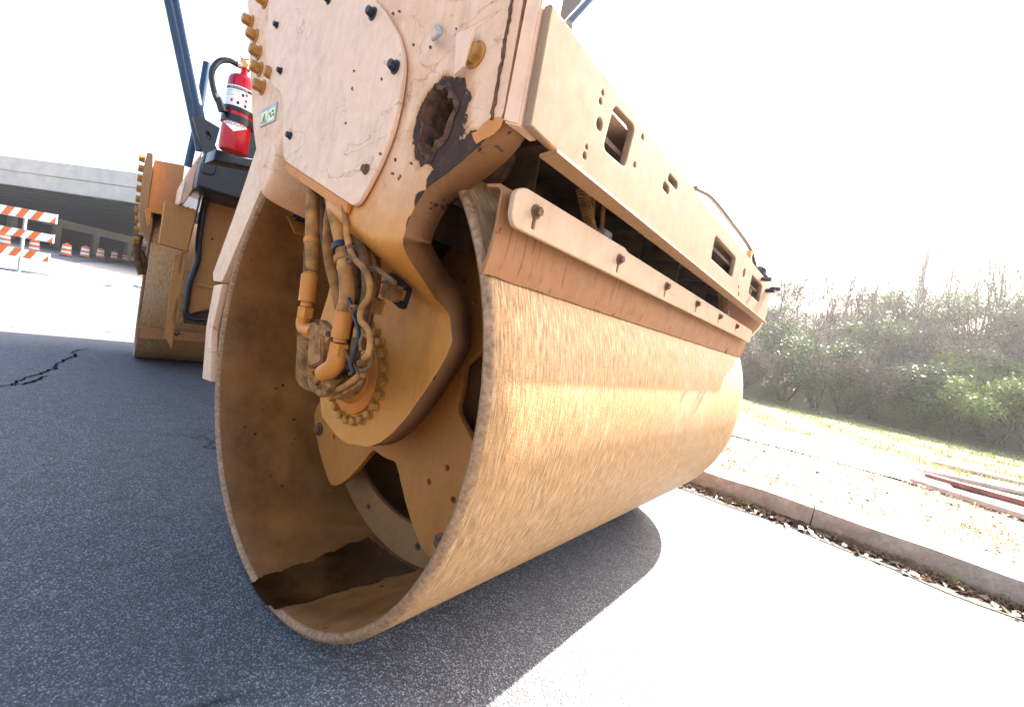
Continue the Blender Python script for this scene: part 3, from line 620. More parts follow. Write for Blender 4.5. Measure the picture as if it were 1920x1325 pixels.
m = MB(); c = B0+YP*.25+ZP*RAD; m.lathe(c, YP, [(0, .62), (.01, .62)], 64); m.build('rear_drum_disc', M['void'], roller)
rplate('rear_arm', M['rear'], .50, [(290, 300), (347, 310), (345, 330), (330, 405), (303, 402), (276, 392)], t=.9, bevel=.004)
rplate('rear_arm_edge', M['rear'], .62, [(276, 286), (287, 288), (286, 320), (279, 372), (275, 412), (283, 430), (280, 452), (264, 432), (260, 408), (264, 360), (270, 310)], t=.9, r=.01)
for k in range(9):
    q = (269-1.4*k-(.3*k if k < 6 else 0), 298+19*k); p = rx(q, .45); m = MB(); m.lathe(p, -YP, [(-.01, .03), (.022, .03), (.027, .024)], 6); m.build('rear_frame_bolt', M['bolt_y'], roller)
for (qs, r_) in (([(262, 440), (256, 470), (262, 500), (266, 515)], .028), ([(262, 470), (270, 485), (272, 510)], .02)):
    P = smooth_path([rx(q, .3) for q in qs], 5); m = MB(); m.tube(P, r_, 10); m.build('rear_hose', M['hose2'], roller)
rplate('rear_scraper', M['orange'], .70, [(272, 393), (282, 389), (305, 395), (304, 402), (284, 398), (282, 420), (276, 425)], t=.05)
rplate('scraper_crossbar', M['blade'], .66, [(256, 612), (390, 625), (390, 642), (254, 634)], t=.03)
# step box with saw-tooth top, slotted upright, side panel, bead
tooth = []
for k in range(7):
    f_ = k/6; x_, y_ = 312+52*f_, 377+16*f_; tooth += [(x_-2, y_-3), (x_+2, y_+1)]
rplate('step_box', M['ochre'], 1.02, [(298, 456), (309, 379)]+tooth+[(369, 393), (352, 468), (347, 470)], t=.16, r=.006)
rplate('slotted_upright', M['ochre'], .93, [(380, 338), (386, 340), (349, 480), (322, 655), (309, 632), (326, 480), (352, 470)], [[(341, 472), (345, 473), (339, 512), (333, 511)], [(331, 560), (336, 562), (329, 607), (322, 602)]], t=.02, bevel=.002)
rplate('rear_side_panel', M['ochre'], .86, [(392, 362), (470, 384), (470, 560), (398, 575), (345, 592), (365, 480)], t=.03)
rplate('panel_bead', M['ochre'], .875, [(352, 527), (410, 540), (410, 545), (352, 532)], t=.012)
for q in ((414, 381), (398, 448)):
    m = MB(); m.lathe(rx(q, .862), XP, [(0, .010), (.006, .009)], 10); m.build('panel_plug', M['bolt_k'], roller)
P = smooth_path([rx(q, .91) for q in [(397, 345), (388, 365), (380, 400), (373, 450), (370, 490), (356, 530), (350, 570), (349, 588), (365, 598), (384, 598)]], 6)
m = MB(); m.tube(P, .022, 10); m.build('rear_cable', M['dark'], roller)
rplate('rear_foot_tray', M['under'], .80, [(343, 590), (400, 580), (400, 612), (345, 606)], t=.06)
m = MB(); m.obox(B0+XP*.3+YP*1.0+ZP*.95, XP*.55, YP*.62, ZP*.30); m.build('rear_frame_block', M['under'], roller, bevel=.01)
# black tank and engine hood side between the drums
rplate('fuel_tank', M['dark'], 1.35, [(386, 281), (396, 279), (420, 285), (500, 305), (500, 385), (445, 375), (392, 358), (366, 350), (374, 310)], t=.6, r=.03, bevel=.02)
rplate('tank_recess', M['dark'], 1.362, [(386, 286), (406, 288), (410, 300), (402, 330), (377, 324), (381, 296)], t=.02, r=.03, bevel=.006)
rplate('bonnet_side', M['lit_peach'], 1.1, [(358, 312), (380, 284), (364, 352), (347, 380), (334, 384), (340, 345)], t=.4, r=.01, bevel=.01)
rplate('bonnet_stripe', M['white'], 1.112, [(344, 340), (348, 338), (338, 378), (333, 381)], t=.008, bevel=.001)
# roll-over frame tubes
def post(qa, qb, x, r_, name='rollover_post'):
    a, b_ = onx(qa, x), onx(qb, x); m = MB(); m.tube([a, b_], r_, 16); return m.build(name, M['blue'], roller)
post((312, -20), (376, 284), -1.75, .021); post((325, -20), (386, 284), -1.75, .026)
post((388, 118), (372, 215), -1.9, .018, 'grab_rail'); post((368, 240), (352, 312), -1.9, .018, 'grab_rail')
front('mount_bracket', M['dark'], roller, -1.70, [(362, 218), (372, 216), (413, 240), (404, 272), (412, 290), (385, 290), (374, 262)], [[(386, 248), (391, 246), (396, 258), (392, 266)]], t=.03, bevel=.003)
front('extinguisher_backplate', M['dark'], roller, -1.02, [(468, 192), (474, 194), (490, 230), (486, 300), (466, 296), (440, 292), (450, 240)], t=.012, bevel=.002)
front('bracket_shelf', M['dark'], roller, -1.02, [(405, 280), (420, 283), (445, 295), (500, 302), (500, 320), (400, 300)], t=.12, bevel=.004)

# ------------------------------------------------------------------ fire extinguisher (held by the machine, a thing of its own)
EX = -.90
top_ = onx((462, 138), EX); bot = onx((430, 283), EX)
axc = onx((448, 210), EX); er = .5*np.linalg.norm(onx((420, 226), EX)-onx((462, 236), EX))*1.28
ext = thing('fire_extinguisher', 'red fire extinguisher strapped upright on the machine, black hose arching over its shoulder', 'fire extinguisher', (float(axc[0]), float(axc[1]), float(bot[2])))
zb, zt = float(bot[2]), float(onx((455, 143), EX)[2])
c0 = (axc[0], axc[1], zb)
H = zt-zb
m = MB(); m.lathe(c0, (0, 0, 1), [(0, er*.93), (.006, er), (H-er*.55, er), (H-er*.28, er*.9), (H-er*.1, er*.66), (H, er*.36), (H+.012, er*.26), (H+.03, er*.24)], 40); m.build('tank', M['red'], ext)
m = MB(); m.lathe((axc[0], axc[1], zt+.028), (0, 0, 1), [(0, .016), (.02, .016), (.03, .012)], 14)
tv = np.array((axc[0], axc[1], zt+.045))
m.lathe(tv+np.array((.005, -.008, 0)), CAM-tv, [(0, .014), (.022, .014), (.024, .012)], 18); m.build('valve', M['brass'], ext)
m = MB(); m.obox(tv+np.array((0, .01, .03)), (.006, 0, 0), (0, .03, .012), (0, -.002, .005)); m.tube([tv+np.array((0, 0, .01)), tv+np.array((-.01, .05, .03))], .006, 8); m.build('handle', M['steel'], ext)
vv = RT - np.array((0, 0, 1.0))*0
qh = [(446, 122), (430, 114), (412, 115), (399, 130), (397, 150), (404, 180), (412, 196)]
P = smooth_path([onx(q, EX+.03) for q in qh], 6); m = MB(); m.tube(P, .0095, 12); m.build('hose', M['dark'], ext)
m = MB(); m.tube([onx((445, 121), EX+.03), onx((453, 124), EX+.03)], .011, 12); m.tube([onx((405, 176), EX+.03), onx((408, 184), EX+.03)], .011, 12); m.build('hose_coupling', M['steel'], ext)
m = MB(); m.tube([onx((408, 183), EX+.03), onx((418, 210), EX+.03)], [.011, .015], 12); m.build('nozzle', M['dark'], ext)
# label wrapped round the tank: patches in (angle, height)
ca = math.atan2(CAM[1]-axc[1], CAM[0]-axc[0])
def wrap(name, mt, parent, a0, a1, z0, z1, d, poly=None):
    m = MB(); n = max(2, int(abs(a1-a0)/R(5))); r_ = er+d
    vs = [(axc[0]+r_*math.cos(ca+a0+(a1-a0)*i/n), axc[1]+r_*math.sin(ca+a0+(a1-a0)*i/n), zb+z) for z in (z0, z1) for i in range(n+1)]
    m.add(vs, [(i, i+1, n+2+i, n+1+i) for i in range(n)]); return m.build(name, mt, parent, smooth=80)
zl0 = float(onx((436, 205), EX)[2])-zb; zl1 = float(onx((445, 168), EX)[2])-zb
lab = wrap('label', M['white'], ext, R(-80), R(50), zl0, zl1, .0006)
wrap('label_band', M['blackprint'], lab, R(-76), R(46), zl1-.014, zl1-.004, .0012)
wrap('label_strip', M['yellowprint'], lab, R(50), R(76), zl0, zl1-.012, .0011)
hh = zl1-zl0
for (a, z, mt) in ((20, .62, 'redprint'), (6, .55, 'blackprint'), (20, .34, 'redprint'), (20, .1, 'blackprint'), (-8, .14, 'blackprint'), (-34, .2, 'redprint')):
    wrap('pictogram', M[mt], lab, R(a-5), R(a+5), zl0+hh*z, zl0+hh*(z+.14), .0012)
for (a0, a1, z) in ((-62, -36, .70), (-62, -42, .60), (-62, -30, .50), (-20, 0, .72)): wrap('text_line', M['steel'], lab, R(a0), R(a1), zl0+hh*z, zl0+hh*(z+.03), .0012)
zd = float(onx((432, 236), EX)[2])-zb
def wrapd(name, mt, parent, a0, hw, z, hz, d):
    m = MB(); n = 12; r_ = er+d; vs = []
    for i in range(n+1):
        s = -1+2*i/n; k = 1-abs(s)
        for g in (-1, 1): vs.append((axc[0]+r_*math.cos(ca+a0+hw*s), axc[1]+r_*math.sin(ca+a0+hw*s), zb+z+g*hz*k))
    m.add(vs, [(2*i, 2*i+2, 2*i+3, 2*i+1) for i in range(n)]); return m.build(name, mt, parent, smooth=80)
dia = wrapd('diamond_label', M['white'], ext, R(-8), R(50), zd, .028, .0008)
def text_mesh(txt, size):
    cu = bpy.data.curves.new('t', 'FONT'); cu.body = txt; cu.size = size; cu.align_x = 'CENTER'; cu.align_y = 'CENTER'
    ob = bpy.data.objects.new('t', cu); col.objects.link(ob)
    me = bpy.data.meshes.new_from_object(ob.evaluated_get(bpy.context.evaluated_depsgraph_get())); bpy.data.objects.remove(ob); return me
def wraptext(txt, mt, parent, a0, z, size, d):
    me = text_mesh(txt, size); r_ = er+d
    for v in me.vertices:
        a = ca+a0+v.co.x/er; v.co = (axc[0]+r_*math.cos(a), axc[1]+r_*math.sin(a), zb+z+v.co.y)
    me.materials.clear(); return link('lettering', me, mt, parent)
wraptext('BADGER', M['redprint'], dia, R(-8), zd, .018, .0014)
wraptext('INSTRUCTIONS', M['white'], lab, R(-14), zl1-.009, .0085, .0018)
for z0, z1 in ((zl0-.014, zl0+.002), (zl0-.055, zl0-.028)):
    m = MB(); m.lathe((axc[0], axc[1], zb+z0), (0, 0, 1), [(0, er+.001), (0, er+.005), (z1-z0, er+.005), (z1-z0, er+.001)], 36, cap=False); m.build('strap', M['dark'], ext)

# ------------------------------------------------------------------ ground, road, kerb
def rise(x, y): return max(0.0, (-x-20))*.0175
def sheet(name, xs, ys, zf, mt, kind='structure', parent=None):
    m = MB(); vs = [(x, y, zf(x, y)) for x in xs for y in ys]; n = len(ys)
    m.add(vs, [(i*n+j, (i+1)*n+j, (i+1)*n+j+1, i*n+j+1) for i in range(len(xs)-1) for j in range(n-1)])
    o = m.build(name, mt, parent, smooth=60)
    if kind: o['kind'] = kind
    return o
def asphalt():
    m, N, L, b = mat('old_asphalt', .75, 0, .4); v = coords(N, L)
    vo = N.new('ShaderNodeTexVoronoi'); vo.inputs['Scale'].default_value = 210; L.new(v, vo.inputs['Vector'])
    vo2 = N.new('ShaderNodeTexVoronoi'); vo2.inputs['Scale'].default_value = 420; L.new(v, vo2.inputs['Vector'])
    sp_ = N.new('ShaderNodeSeparateColor'); L.new(vo.outputs['Color'], sp_.inputs[0])
    agg = ramp(N, L, sp_.outputs[0], [(.0, (.09, .093, .10)), (.45, (.20, .207, .215)), (.8, (.33, .335, .34)), (1.0, (.50, .50, .51))])
    dk = ramp(N, L, vo.outputs['Distance'], [(.25, 0.0), (.62, 1.0)])
    c = mix(N, L, dk, agg, (.06, .06, .066))
    big = noise(N, L, v, .8, 5, .6); c = mix(N, L, ramp(N, L, big, [(.3, 0.0), (.75, .55)]), c, (.12, .12, .128))
    c = mix(N, L, ramp(N, L, noise(N, L, v, 14, 5, .7), [(.45, 0.0), (.8, .6)]), c, (.045, .045, .05))
    # cracks
    cv = N.new('ShaderNodeTexVoronoi'); cv.feature = 'DISTANCE_TO_EDGE'; cv.inputs['Scale'].default_value = .33
    ad = N.new('ShaderNodeVectorMath'); ad.operation = 'ADD'; nn = N.new('ShaderNodeTexNoise'); nn.inputs['Scale'].default_value = 2.2; nn.inputs['Detail'].default_value = 6
    L.new(v, nn.inputs['Vector']); sc2 = N.new('ShaderNodeVectorMath'); sc2.operation = 'SCALE'; sc2.inputs[3].default_value = .9; L.new(nn.outputs['Color'], sc2.inputs[0]); L.new(v, ad.inputs[0]); L.new(sc2.outputs[0], ad.inputs[1]); L.new(ad.outputs[0], cv.inputs['Vector'])
    ck = math_(N, L, 'MULTIPLY', ramp(N, L, cv.outputs['Distance'], [(.0, 1.0), (.006, 0.0)]), ramp(N, L, noise(N, L, v, .45, 2), [(.5, 0.0), (.56, 1.0)]))
    c = mix(N, L, ck, c, (.012, .012, .012))
    L.new(c, b.inputs['Base Color'])
    h = math_(N, L, 'SUBTRACT', math_(N, L, 'MULTIPLY', vo.outputs['Distance'], -1.0), math_(N, L, 'MULTIPLY', vo2.outputs['Distance'], .4))
    bump(N, L, b, h, .6, .005); return m
def pavem(name, c1, c2, s=3):
    m, N, L, b = mat(name, .85); v = coords(N, L)
    c = ramp(N, L, noise(N, L, v, s, 8, .7), [(.3, c1), (.7, c2)]); c = mix(N, L, ramp(N, L, noise(N, L, v, 60, 4, .7), [(.5, 0.0), (.75, .4)]), c, tuple(x*.4 for x in c1))
    L.new(c, b.inputs['Base Color']); bump(N, L, b, noise(N, L, v, 80, 5, .7), .6, .006); return m
M['asphalt'] = asphalt(); M['dirt'] = pavem('pale_dirt', (.30, .25, .19), (.46, .41, .34)); M['conc'] = pavem('old_concrete', (.36, .31, .26), (.52, .48, .42), 5)
M['kerb'] = pavem('weathered_kerb_concrete', (.24, .18, .12), (.46, .38, .30), 9)
M['turf'] = pavem('thin_turf_soil', (.09, .08, .035), (.22, .18, .10), 8)
xs = [-600, -300, -200, -140, -100, -70, -50, -35, -25, -20, -10, 0, 20, 60, 200, 600]; ys = [-600, -200, -60, -20, 0, 2.6, 5, 10, 20, 60, 200, 600, 900]
sheet('ground', xs, ys, lambda x, y: -.06+rise(x, y), M['dirt'])
# kerb line turns slightly: y = 2.62 - 0.10*(x-1) beyond x = 1
def ky(x): return 2.66-.13*max(0, x-.9)-.02*max(0, min(x, .9)) if x > 0 else 2.70
gx = list(np.linspace(-20, 14, 69))
m = MB(); vs = []; cols_ = [-40, -30, -25]+gx; n_ = 2
for x in cols_: vs += [(x, -60, rise(x, 0)), (x, -6, rise(x, 0)), (x, ky(x)-.16+.12, rise(x, 0)) ] 
m.add(vs, [(i*3+j, (i+1)*3+j, (i+1)*3+j+1, i*3+j+1) for i in range(len(cols_)-1) for j in range(2)])
tag(m.build('road', M['asphalt'], None, smooth=60), kind='structure')
m = MB(); segs = []
for x in list(np.arange(-20, 14, 1.5)):
    x1 = x+1.492
    for (xa, xb) in ((x, x1),):
        n_ = 6; prof = [(-.0, -.02), (0.010, .10), (.025, .122), (.14, .122), (.15, -.02)]; vs = []
        for i in range(n_+1):
            xx = xa+(xb-xa)*i/n_; j_ = [random.uniform(-.004, .004) for _ in prof]
            vs += [(xx, ky(xx)+.02+a+j_[k], z+(j_[k] if z > 0 else 0)) for k, (a, z) in enumerate(prof)]
        k_ = len(prof); m.add(vs, [(i*k_+j, i*k_+j+1, (i+1)*k_+j+1, (i+1)*k_+j) for i in range(n_) for j in range(k_-1)]+[tuple(range(k_)), tuple((n_)*k_+j for j in range(k_-1, -1, -1))])
me = m.mesh(); bm = bmesh.new(); bm.from_mesh(me); bmesh.ops.recalc_face_normals(bm, faces=bm.faces); bm.to_mesh(me); bm.free()
tag(link('kerb', me, M['kerb'], None, 40), kind='structure')
def hum(x, y, a=.006): return a*(math.sin(x*3.1+y*2.3)+math.sin(x*7.3-y*5.1)*.5+math.sin(x*1.3+y*9.7)*.4)
m = MB(); vs = []; XX = list(np.linspace(-14, 16, 151)); K = 26
for x in XX:
    for j in range(K+1):
        y = ky(x)+.165+(15.4-ky(x)-.165)*(j/K)**1.3; vs.append((x, y, .115+(hum(x, y) if j else -.002)))
m.add(vs, [(i*(K+1)+j, (i+1)*(K+1)+j, (i+1)*(K+1)+j+1, i*(K+1)+j+1) for i in range(len(XX)-1) for j in range(K)])
tag(m.build('verge', M['turf'], None, smooth=60), kind='structure')
sheet('sidewalk', list(np.linspace(-14, 1.9, 20)), [5.0, 5.6, 6.2, 6.9], lambda x, y: .130+.002*math.sin(x), M['conc'])
def emb(x, y):
    t = sst((y-15.0)/13.0); return .10+4.9*t+.25*hum(x*.3, y*.3, 1.0)*min(1, max(0, (y-16)/6))
sheet('embankment', list(np.linspace(-24, 34, 40)), list(np.linspace(15.2, 50, 30)), lambda x, y: emb(x, y)*sst((x+24)/12), M['turf'])

# ------------------------------------------------------------------ grass, litter (stuff)
def leafmat(name, c1, c2, rough=.5, tr=.25, sc_=9):
    m, N, L, b = mat(name, rough, 0, .4); v = coords(N, L); 
    inf = N.new('ShaderNodeObjectInfo')
    c = ramp(N, L, noise(N, L, v, sc_, 3), [(.3, c1), (.7, c2)]); L.new(c, b.inputs['Base Color'])
    t = N.new('ShaderNodeBsdfTranslucent'); L.new(c, t.inputs[0]); mx = N.new('ShaderNodeMixShader'); mx.inputs[0].default_value = tr
    L.new(b.outputs[0], mx.inputs[1]); L.new(t.outputs[0], mx.inputs[2]); L.new(mx.outputs[0], N['Material Output'].inputs[0]); return m
def fastmesh(name, V, F, mt, parent=None, smooth=False):
    me = bpy.data.meshes.new(name); V = np.asarray(V, np.float32).reshape(-1, 3); F = np.asarray(F, np.int32); k = F.shape[1]
    me.vertices.add(len(V)); me.vertices.foreach_set('co', V.ravel()); me.loops.add(F.size); me.loops.foreach_set('vertex_index', F.ravel())
    me.polygons.add(len(F)); me.polygons.foreach_set('loop_start', np.arange(len(F), dtype=np.int32)*k)
    me.update(); me.validate(); return link(name, me, mt, parent)
def blades(name, P, h, w, lean, mt, label=None):
    n = len(P); a = rng.uniform(0, 2*PI, n); d = np.stack([np.cos(a), np.sin(a), np.zeros(n)], 1); s = np.stack([-np.sin(a), np.cos(a), np.zeros(n)], 1)
    hh_ = (h*rng.uniform(.5, 1.3, n))[:, None]; ww = (w*rng.uniform(.6, 1.3, n))[:, None]; ln = (lean*rng.uniform(.2, 1.4, n))[:, None]
    up = np.array((0, 0, 1.0)); tip = P+up*hh_+d*ln*hh_; mid = P+up*hh_*.55+d*ln*hh_*.3
    V = np.stack([P-s*ww/2, P+s*ww/2, mid+s*ww*.4, mid-s*ww*.4, tip], 1); idx = np.arange(n)[:, None]*5
    F = np.concatenate([idx+np.array([[0, 1, 2]]), idx+np.array([[0, 2, 3]]), idx+np.array([[3, 2, 4]])])
    o = fastmesh(name, V, F, mt); tag(o, label, 'grass', kind='stuff'); return o
KY = np.vectorize(ky)
M['dry'] = leafmat('dry_grass', (.16, .10, .05), (.36, .27, .15)); M['green'] = leafmat('verge_grass', (.13, .16, .04), (.32, .31, .11)); M['litter'] = leafmat('dead_leaves', (.06, .03, .018), (.22, .13, .075), sc_=30)
def patch(n, x0, x1, y0, y1, z, f=None):
    P = np.stack([rng.uniform(x0, x1, n), rng.uniform(y0, y1, n), np.full(n, z)], 1)
    if f is not None: P = P[f(P)]
    P[:, 2] += .006*(np.sin(P[:, 0]*3.1+P[:, 1]*2.3)+.5*np.sin(P[:, 0]*7.3-P[:, 1]*5.1)); return P
cl = lambda P: (np.sin(P[:, 0]*4.1+P[:, 1]*1.7)+np.sin(P[:, 1]*5.3-P[:, 0]*2.2)+rng.normal(0, .8, len(P))) > .3
blades('dry_grass', patch(26000, -1.5, 5, 2.95, 5.1, .115, lambda P: cl(P) & (P[:, 1] > KY(P[:, 0])+.19)), .035, .004, 1.4, M['dry'], 'dry trampled grass covering the strip behind the kerb')
blades('green_grass', patch(60000, -6, 6.5, 6.9, 15.4, .115, lambda P: cl(P)), .07, .010, .9, M['green'], 'short green grass below the shrubby bank')
blades('weed_tuft', np.concatenate([patch(60, x, x+.05, ky(x)-.06, ky(x), .0)*np.array((1, 1, 0)) for x in (1.93, 2.12, 1.55, .62)]), .05, .006, 1.2, M['green'], 'green weed sprouts growing in the gutter')
def litter(n, f):
    V = []; F = []
    for i in range(n):
        x, y, z = f(); s = random.uniform(.006, .026); a = random.uniform(0, 2*PI); u = np.array((math.cos(a), math.sin(a), random.uniform(-.6, .6)))*s; v = np.array((-math.sin(a), math.cos(a), random.uniform(-.6, .6)))*s*random.uniform(.35, .8)
        p = np.array((x, y, z+.006+random.uniform(0, .012))); k = len(V)
        V += [p-u, p-v*.9+(0, 0, s*.2), p+u*.9, p+v+(0, 0, s*.25)]; F.append((k, k+1, k+2, k+3))
    return V, F
def gut():
    x = random.uniform(-.6, 3.2); return x, ky(x)+.015-abs(random.gauss(0, .052)), 0
V, F = litter(8500, gut); tag(fastmesh('leaf_litter', V, F, M['litter']), 'brown dead leaves heaped in the gutter along the kerb', 'leaf litter', kind='stuff')
V, F = litter(2600, lambda: (random.uniform(-1, 4), random.uniform(3.0, 5.0), .12)); tag(fastmesh('scattered_leaves', V, F, M['litter']), 'dead leaves scattered over the strip of dry grass', 'leaf litter', kind='stuff')
def twigs(n):
    m = MB()
    for i in range(n):
        c = random.choice((.45, .62, 1.18, 1.35, 1.5, 1.75, 2.0)); x = c+random.gauss(0, .09); y = ky(x)+.0-abs(random.gauss(0, .04)); a = random.uniform(0, PI); l = random.uniform(.02, .06)
        m.tube([(x, y, .004), (x+l*math.cos(a)*.5, y+l*math.sin(a)*.3, .02+random.uniform(0, .03)), (x+l*math.cos(a), y+l*math.sin(a)*.6, .008+random.uniform(0, .03))], .0012, 4)
    return m
tag(twigs(700).build('dry_stems', M['dry'], None), 'tangles of dry stems caught against the kerb face', 'dry stems', kind='stuff')
# gutter dirt strip
m = MB(); vs = []
for x in np.linspace(-2, 6, 80): wv = .150+.022*math.sin(x*5)+.014*math.sin(x*13); vs += [(x, ky(x)-wv, .004), (x, ky(x)+.022, .012)]
m.add(vs, [(2*i, 2*i+2, 2*i+3, 2*i+1) for i in range(79)]); tag(m.build('gutter_soil', simple('dark_gutter_soil', (.06, .045, .035), .95, 0, .5, 30, .9), None), kind='structure')

# planks lying past the end of the sidewalk
def box_between(name, a, b, w_, h_, mt, label, cat, group):
    a, b = np.array(a, float), np.array(b, float); d = (b-a)/2; L_ = np.linalg.norm(d); u = d/L_; s = np.cross(u, (0, 0, 1)); m = MB(); m.obox((0, 0, h_/2), u*L_, s*w_/2, (0, 0, h_/2))
    o = m.build(name, mt, None, bevel=.004); c = (a+b)/2; o.location = c; return tag(o, label, cat, group)
M['plank'] = simple('pale_weathered_plank', (.55, .42, .36), .8, 0, .25, 15, .4); M['plankr'] = simple('red_brown_plank', (.24, .09, .07), .75, 0, .35, 15, .4)
box_between('plank', onz((1712, 905), .12), onz((1990, 995), .12), .13, .045, M['plank'], 'pale plank nearest the kerb, lying past the end of the sidewalk', 'plank', None)
box_between('plank', onz((1735, 895), .12), onz((1990, 968), .12), .09, .05, M['plankr'], 'red brown plank lying between two pale planks on the verge', 'plank', None)
box_between('plank', onz((1722, 884), .12), onz((1990, 942), .12), .16, .045, M['plank'], 'wide pale plank just beyond the red brown one', 'plank', None)
box_between('plank', onz((1745, 868), .12), onz((1990, 925), .12), .10, .04, M['plank'], 'pale plank farthest from the kerb, beside the grass', 'plank', None)

# ------------------------------------------------------------------ shrubs and saplings on the bank
def leaves(n, blobs, size, seed):
    g = np.random.default_rng(seed); B = np.array(blobs); wts = B[:, 3]**2.2; idx = g.choice(len(B), n, p=wts/wts.sum())
    d = g.normal(size=(n, 3)); d /= np.linalg.norm(d, axis=1)[:, None]; r = g.random(n)**.42
    P = B[idx, :3]+d*(B[idx, 3]*r)[:, None]*np.array((1, 1, .85))
    P += g.normal(0, .04, P.shape); u = g.normal(size=(n, 3)); u /= np.linalg.norm(u, axis=1)[:, None]; v = np.cross(u, g.normal(size=(n, 3))); v /= np.linalg.norm(v, axis=1)[:, None]
    s = (size*g.uniform(.6, 1.4, n))[:, None]; V = np.stack([P-u*s, P-v*s*.45, P+u*s, P+v*s*.45], 1); V[:, :, 2] = np.maximum(V[:, :, 2], .02)
    F = np.arange(n)[:, None]*4+np.array([[0, 1, 2, 3]]); return V.reshape(-1, 3), F
M['leafA'] = leafmat('shrub_leaf', (.06, .085, .035), (.16, .19, .09), .35, .3, 3); M['leafB'] = leafmat('privet_leaf', (.10, .14, .03), (.22, .27, .07), .4, .3, 3); M['leafC'] = leafmat('grey_brown_twigs', (.13, .095, .08), (.24, .19, .16), .7, .1, 4)
M['bark'] = simple('grey_bark', (.13, .10, .085), .85, 0, .3, 20, .4)
def branchy(m, p, d, L_, r, depth, g):
    if depth == 0 or L_ < .08: return
    P = [p]; dd = d.copy()
    for k in range(3): dd = dd+g.normal(0, .10, 3); dd /= np.linalg.norm(dd); P.append(P[-1]+dd*L_/3)
    m.tube(P, [r, r*.85, r*.7, r*.5], 4 if depth < 3 else 6, cap=False)
    for k in range(g.integers(2, 4)):
        t = g.uniform(.3, 1); q = P[0]+(P[-1]-P[0])*t; nd = dd+g.normal(0, .42, 3); nd[2] = abs(nd[2])*.7+.4; nd /= np.linalg.norm(nd); branchy(m, q, nd, L_*g.uniform(.5, .75), r*.5, depth-1, g)
protos = []
def make_shrub(i, mt, nleaf, size, H_, nm='shrub'):
    g = np.random.default_rng(50+i); root = thing(nm, 'x', 'shrub', (0, 0, 0))
    bl = [(g.normal(0, .45), g.normal(0, .45), H_*g.uniform(.35, .95), g.uniform(.22, .5)) for _ in range(16)]
    V, F = leaves(nleaf, bl, size, 90+i); fastmesh('foliage', V, F, mt, root)
    m = MB()
    for k in range(7): d = np.array((g.normal(0, .35), g.normal(0, .35), 1.0)); d /= np.linalg.norm(d); branchy(m, np.array((g.normal(0, .08), g.normal(0, .08), 0.0)), d, H_*.75, .022, 3, g)
    m.build('stems', M['bark'], root, smooth=60); return root
def dup(root, loc, rz, s, label, group):
    r = root.copy(); col.objects.link(r); r.location = loc; r.rotation_euler = (0, 0, rz); r.scale = s; r['label'] = label; r['group'] = group
    for ch in root.children: c = ch.copy(); col.objects.link(c); c.parent = r
    return r
sh = [make_shrub(0, M['leafA'], 5500, .042, 1.7), make_shrub(1, M['leafA'], 5000, .036, 2.0), make_shrub(2, M['leafB'], 8000, .035, 1.5), make_shrub(3, M['leafC'], 3000, .03, 1.8)]
def ground_at(q, y):
    p = ony(q, y); return (float(p[0]), y, emb(float(p[0]), y)-.05)
spots = []
used = set()
def put(k, px, y, s, lab):
    x = float(ony((px, 800), y)[0]); loc = (x, y, emb(x, y)-.05); root = sh[k]
    g = 'shrubs crowded on the bank'
    if k not in used:
        used.add(k); root.location = loc; root.rotation_euler = (0, 0, px*.01); root.scale = (s, s, s); root['label'] = lab; root['group'] = g
    else: dup(root, loc, px*.37, (s*random.uniform(.9, 1.15), s*random.uniform(.9, 1.15), s), lab, g)
kinds = {0: 'dense dark green shrub', 1: 'tall glossy leaved shrub', 2: 'bright yellow green shrub', 3: 'leafless grey brown thicket'}
rr = random.Random(11)
ORD = 'first second third fourth fifth sixth seventh eighth ninth tenth eleventh twelfth thirteenth fourteenth fifteenth sixteenth'.split()
for y, s0, n_, step in ((16.3, 1.0, 9, 78), (18.6, 1.15, 10, 82), (21.2, 1.2, 11, 82), (24.2, 1.0, 11, 88), (27.5, .8, 12, 88)):
    for i in range(n_):
        px = 1372+i*step*.9+rr.uniform(-22, 22)
        k = rr.choice((0, 1, 1, 3, 3) if y < 20 else (3, 0, 3, 1) if y < 22 else (3, 3, 3, 3)) if not (y < 19 and px > 1740) else 2
        row = {16.3: 'at the foot of the bank', 18.6: 'in the second row up the bank', 21.2: 'halfway up the bank', 24.2: 'high on the bank', 27.5: 'along the ridge of the bank'}[y]
        put(k, px, y, s0*rr.uniform(.85, 1.2), '%s %s, %s from the left' % (kinds[k], row, ORD[i]))
# bare saplings
def make_sap(i):
    g = np.random.default_rng(200+i); root = thing('bare_sapling', 'x', 'sapling'); m = MB(); d = np.array((g.normal(0, .1), g.normal(0, .1), 1.0)); branchy(m, np.zeros(3), d/np.linalg.norm(d), 2.2, .03, 4, g); m.build('trunk', M['bark'], root, smooth=60)
    m = MB()
    for k in range(9): q = np.array((g.normal(0, .06), g.normal(0, .06), g.uniform(.6, 2.2))); d = np.array((g.normal(0, .5), g.normal(0, .5), 1.0)); branchy(m, q, d/np.linalg.norm(d), 1.1, .012, 3, g)
    m.build('branches', M['bark'], root, smooth=60); return root
saps = [make_sap(i) for i in range(3)]
for i in range(48):
    px = 1395+i*11.5+rr.uniform(-9, 9); y = (19.5, 23.5, 28.5)[i % 3]; x = float(ony((px, 720), y)[0]); loc = (x, y, emb(x, y)-.05); s = rr.uniform(.8, 1.25)
    lab = 'thin bare sapling, %s from the left of those %s' % (ORD[i//3], ('low among the shrubs', 'halfway up the bank', 'on the ridge')[i % 3])
    if i < 3: t = saps[i]; t.location = loc; t.scale = (s, s, s); t['label'] = lab; t['group'] = 'bare saplings on the bank'
    else: dup(saps[i % 3], loc, rr.uniform(0, 6), (s, s, s*rr.uniform(.9, 1.5)), lab, 'bare saplings on the bank')
